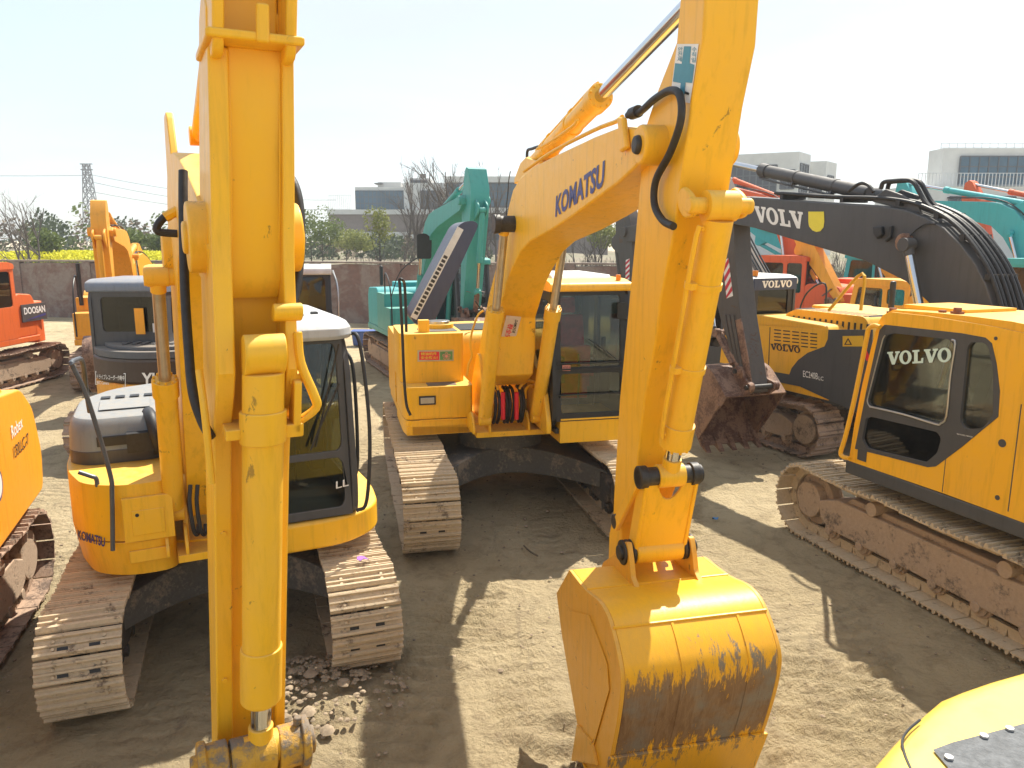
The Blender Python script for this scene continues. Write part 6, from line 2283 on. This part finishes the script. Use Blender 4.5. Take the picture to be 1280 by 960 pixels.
    slant((x1, 0), (x2, 3.5), .1, .9, zt - 9.5, zt - 6.2, 4, 2)
    slant((X(1042, Y), 3.6), (x3, 6.6), .15, .70, zt - 4.4, zt - 1.9, 3, 2)
    slant((x2 - .3, 4.6), (X(1042, Y), 3.6), .12, .88, zt - 4.4, zt - 2.4, 3, 1)
    # far right block with terrace
    Y = 70
    root = empty('office_block', (0, Y, 0))
    tag(root, 'pale office block at the right edge with glass top floor behind a terrace railing', 'building')
    b = MB()
    b.box(X(1128, Y), X(1420, Y), 0, 6, 0, Z(233, Y), 0)
    b.box(X(1191, Y), X(1420, Y), 3, 5.5, Z(233, Y), Z(180, Y), 0)
    b.build('wall', root, [CON], bevel=0)
    bwin(root, X(1189, Y + 3), X(1400, Y + 3), Z(231, Y), Z(191, Y), 2.9, 18, 3)
    for a, c in ((1118, 1133), (1180, 1212), (1222, 1262)):
        bwin(root, X(a, Y), X(c, Y), Z(268, Y), Z(246, Y), -.1, 3, 2, MULW)
    brail(root, X(1140, Y), X(1400, Y), -.1, Z(233, Y), 60, 1.15)
    brail(root, X(1191, Y), X(1400, Y), 3.5, Z(180, Y), 20, .5)

MULW = plain('dark_window', (.025, .035, .05), .2, 0, .3, .5, 0, spec=.3)

def pylon_and_lines():
    Y = 175
    x = at_y(117, 300, Y).x
    zt = at_y(117, 205, Y).z
    root = empty('power_pylon', (x, Y, 0))
    tag(root, 'grey lattice power pylon above the woods at far left', 'pylon')
    b = MB()
    st = PYL
    lv = [(0, 1.7)] + [(zt * t, 1.7 * (1 - t) + .55 * t) for t in (.25, .45, .6, .72, .82, .91, 1.0)]
    for i in range(len(lv) - 1):
        (z0, w0), (z1, w1) = lv[i], lv[i + 1]
        cs = [(-1, -1), (1, -1), (1, 1), (-1, 1)]
        for k in range(4):
            a, c = cs[k], cs[(k + 1) % 4]
            b.tube([(a[0] * w0, a[1] * w0, z0), (a[0] * w1, a[1] * w1, z1)], .09, 0, 4, 1)
            b.tube([(a[0] * w0, a[1] * w0, z0), (c[0] * w1, c[1] * w1, z1)], .09, 0, 4, 1)
            b.tube([(c[0] * w0, c[1] * w0, z0), (a[0] * w1, a[1] * w1, z1)], .09, 0, 4, 1)
            b.tube([(a[0] * w1, a[1] * w1, z1), (c[0] * w1, c[1] * w1, z1)], .09, 0, 4, 1)
    b.build('lattice', root, st, bevel=0)
    b = MB()
    for z in (zt, zt - 1.2):
        b.box(-1.3, 1.3, -.2, .2, z - .1, z + .1)
    b.build('crossarm', root, st, bevel=0)
    for i, (pa, pb, dip, lab) in enumerate((((-140, 217), (117, 219), .3, 'uppermost power line left of the pylon'), ((117, 219), (420, 250), 1.5, 'uppermost power line right of the pylon'),
                                       ((117, 228), (420, 262), 1.5, 'middle power line right of the pylon'), ((117, 240), (420, 272), 1.2, 'lowest power line right of the pylon'))):
        A, B = at_y(pa[0], pa[1], Y + i), at_y(pb[0], pb[1], Y + i)
        pts = [A + (B - A) * t - V((0, 0, dip * 4 * t * (1 - t))) for t in [k / 12 for k in range(13)]]
        o = MB().tube(pts, .06, 0, 4, 1).build('power_line', None, st, bevel=0)
        tag(o, lab, 'cable', 'power lines on the pylon')
PYL = plain('galvanised_steel', (.12, .13, .15), .7, var=.1)

def bits():
    rnd = random.Random(3)
    # clods and stones
    b = MB()
    def stone(x, y, z, s):
        n = 7
        vs = []
        for j, (zz, rr) in enumerate(((-.5, .5), (.05, 1), (.55, .6))):
            for i in range(n):
                a = 2 * math.pi * i / n
                q = rr * rnd.uniform(.75, 1.15)
                vs.append((x + math.cos(a) * s * q, y + math.sin(a) * s * q, z + zz * s * .8))
        fs = [(j * n + i, j * n + (i + 1) % n, (j + 1) * n + (i + 1) % n, (j + 1) * n + i) for j in range(2) for i in range(n)]
        fs += [tuple(range(2 * n, 3 * n)), tuple(range(n))[::-1]]
        b.add(vs, fs, 0)
    for _ in range(420):
        a, r_ = rnd.uniform(0, 6.28), rnd.random() ** .7
        x, y = -1.55 + math.cos(a) * .75 * r_, 5.42 + math.sin(a) * .55 * r_
        stone(x, y, .16 * (1 - r_ ** 2) - .01, rnd.uniform(.008, .03) * (2.2 if rnd.random() < .05 else 1))
    for _ in range(1500):
        x, y = rnd.uniform(-6, 7), rnd.uniform(3.2, 14)
        stone(x, y, -.028, rnd.uniform(.006, .02) * (1.8 if rnd.random() < .06 else 1))
    o = b.build('gravel', None, [plain('clod', (.27, .21, .145), .95, var=.45, scale=14)], bevel=0, ang=50)
    tag(o, 'loose clods and pebbles scattered over the dirt', None, None, 'stuff')
    # blue drum by the wall
    root_p = ground(455, 431)
    root = empty('plastic_drum', (root_p.x, root_p.y, 0))
    tag(root, 'small blue plastic tub on the ground near the brick wall', 'tub')
    b = MB()
    b.prism([(-.32, -.22), (.32, -.22), (.32, .22), (-.32, .22)], .0, .46, 0, lambda u, v, w: (u * (1 + w * .3), v * (1 + w * .3), w))
    b.build('body', root, plain('blue_plastic', (.06, .11, .32), .45, var=.15), bevel=.03)
    b = MB()
    b.box(-.40, .40, -.29, .29, .45, .49)
    b.build('rim', root, plain('blue_plastic', (.06, .11, .32)), bevel=.01)
    for px, py, mt, lab, s in ((770, 710, BLUEL, 'scrap of blue plastic in the dirt under the centre machine', .05), (894, 650, BLUEL, 'small blue scrap on the dirt right of the yellow arm', .04), (452, 702, VIO, 'purple scrap lying on the near left machine track', .05)):
        p = ground(px, py, .83 if mt is VIO else .02)
        b = MB()
        pts = [(math.cos(a) * s * rnd.uniform(.5, 1.3), math.sin(a) * s * rnd.uniform(.3, .8), rnd.uniform(0, .04)) for a in (0, .9, 1.8, 2.8, 3.7, 4.6, 5.5)]
        b.add(pts + [(q[0], q[1], q[2] + .004) for q in pts], [tuple(range(7)), tuple(range(7, 14))] + [(i, (i + 1) % 7, 7 + (i + 1) % 7, 7 + i) for i in range(7)])
        o = b.build('scrap', None, mt, bevel=0)
        o.location = p
        tag(o, lab, 'litter')
    # thin stick and a loose rope
    p = [ground(a, c, .01) for a, c in ((655, 682), (662, 689), (672, 695))]
    o = MB().tube(p, .010, 0, 6, 3).build('stick', None, LF_B, bevel=0)
    tag(o, 'pale dry stick in the shade in front of the centre machine', 'stick')
BLUEL = plain('blue_scrap', (.05, .20, .45), .5)
VIO = plain('violet_scrap', (.30, .12, .45), .5)

def haze():
    m, nt, out = nodes_of('spring_haze')
    pv = nt.nodes.new('ShaderNodeVolumePrincipled')
    pv.inputs['Color'].default_value = (.93, .96, 1, 1)
    pv.inputs['Density'].default_value = .0010
    pv.inputs['Anisotropy'].default_value = .3
    nt.links.new(pv.outputs[0], out.inputs['Volume'])
    b = MB().box(-320, 320, -60, 420, -3, 32)
    o = b.build('haze', None, m, bevel=0)
    tag(o, 'thin bright spring haze over the yard and the land behind', None, None, 'stuff')

def light():
    w = bpy.data.worlds.new('World')
    S.world = w
    w.use_nodes = True
    nt = w.node_tree
    nt.nodes.clear()
    sky = nt.nodes.new('ShaderNodeTexSky')
    sky.sky_type = 'NISHITA'
    sky.sun_disc = False
    d = V((.31, .56, 1)).normalized()
    el = math.asin(d.z)
    az = math.atan2(d.x, d.y)
    sky.sun_elevation = el
    sky.sun_rotation = az
    sky.air_density = 1.0
    sky.dust_density = 1.2
    sky.ozone_density = 1.0
    bg = nt.nodes.new('ShaderNodeBackground')
    bg.inputs[1].default_value = .13
    out = nt.nodes.new('ShaderNodeOutputWorld')
    tc = nt.nodes.new('ShaderNodeTexCoord')
    mp = nt.nodes.new('ShaderNodeMapping')
    mp.inputs['Scale'].default_value = (1.2, 1.2, 3.5)
    nt.links.new(tc.outputs['Generated'], mp.inputs[0])
    cl = ramp(nt, noise_tex(nt, 1.8, 6, .55, mp.outputs[0], .5), [(.36, .45), (.66, .92)])
    nt.links.new(mixc(nt, cl, sky.outputs[0], (3.15, 3.45, 3.65)), bg.inputs[0])
    nt.links.new(bg.outputs[0], out.inputs[0])
    s = bpy.data.lights.new('sun', 'SUN')
    s.energy = 4.6
    s.angle = R(.6)
    s.color = (1, .93, .80)
    o = bpy.data.objects.new('sun', s)
    COL.objects.link(o)
    o.rotation_euler = (-d).to_track_quat('-Z', 'Y').to_euler()
    v = S.view_settings
    v.view_transform = 'Standard'
    v.look = 'None'
    v.exposure = 1.0
    v.gamma = 1
    v.use_curve_mapping = False
    S.cycles.max_bounces = 6
    S.cycles.transparent_max_bounces = 12
    S.cycles.use_denoising = True

light()
haze()
ground_sheet()
far_land()
wall()
big_centre()
near_left()
near_right()
extra_volvos()
others()
near_corner()
buildings()
pylon_and_lines()
vegetation()
bits()
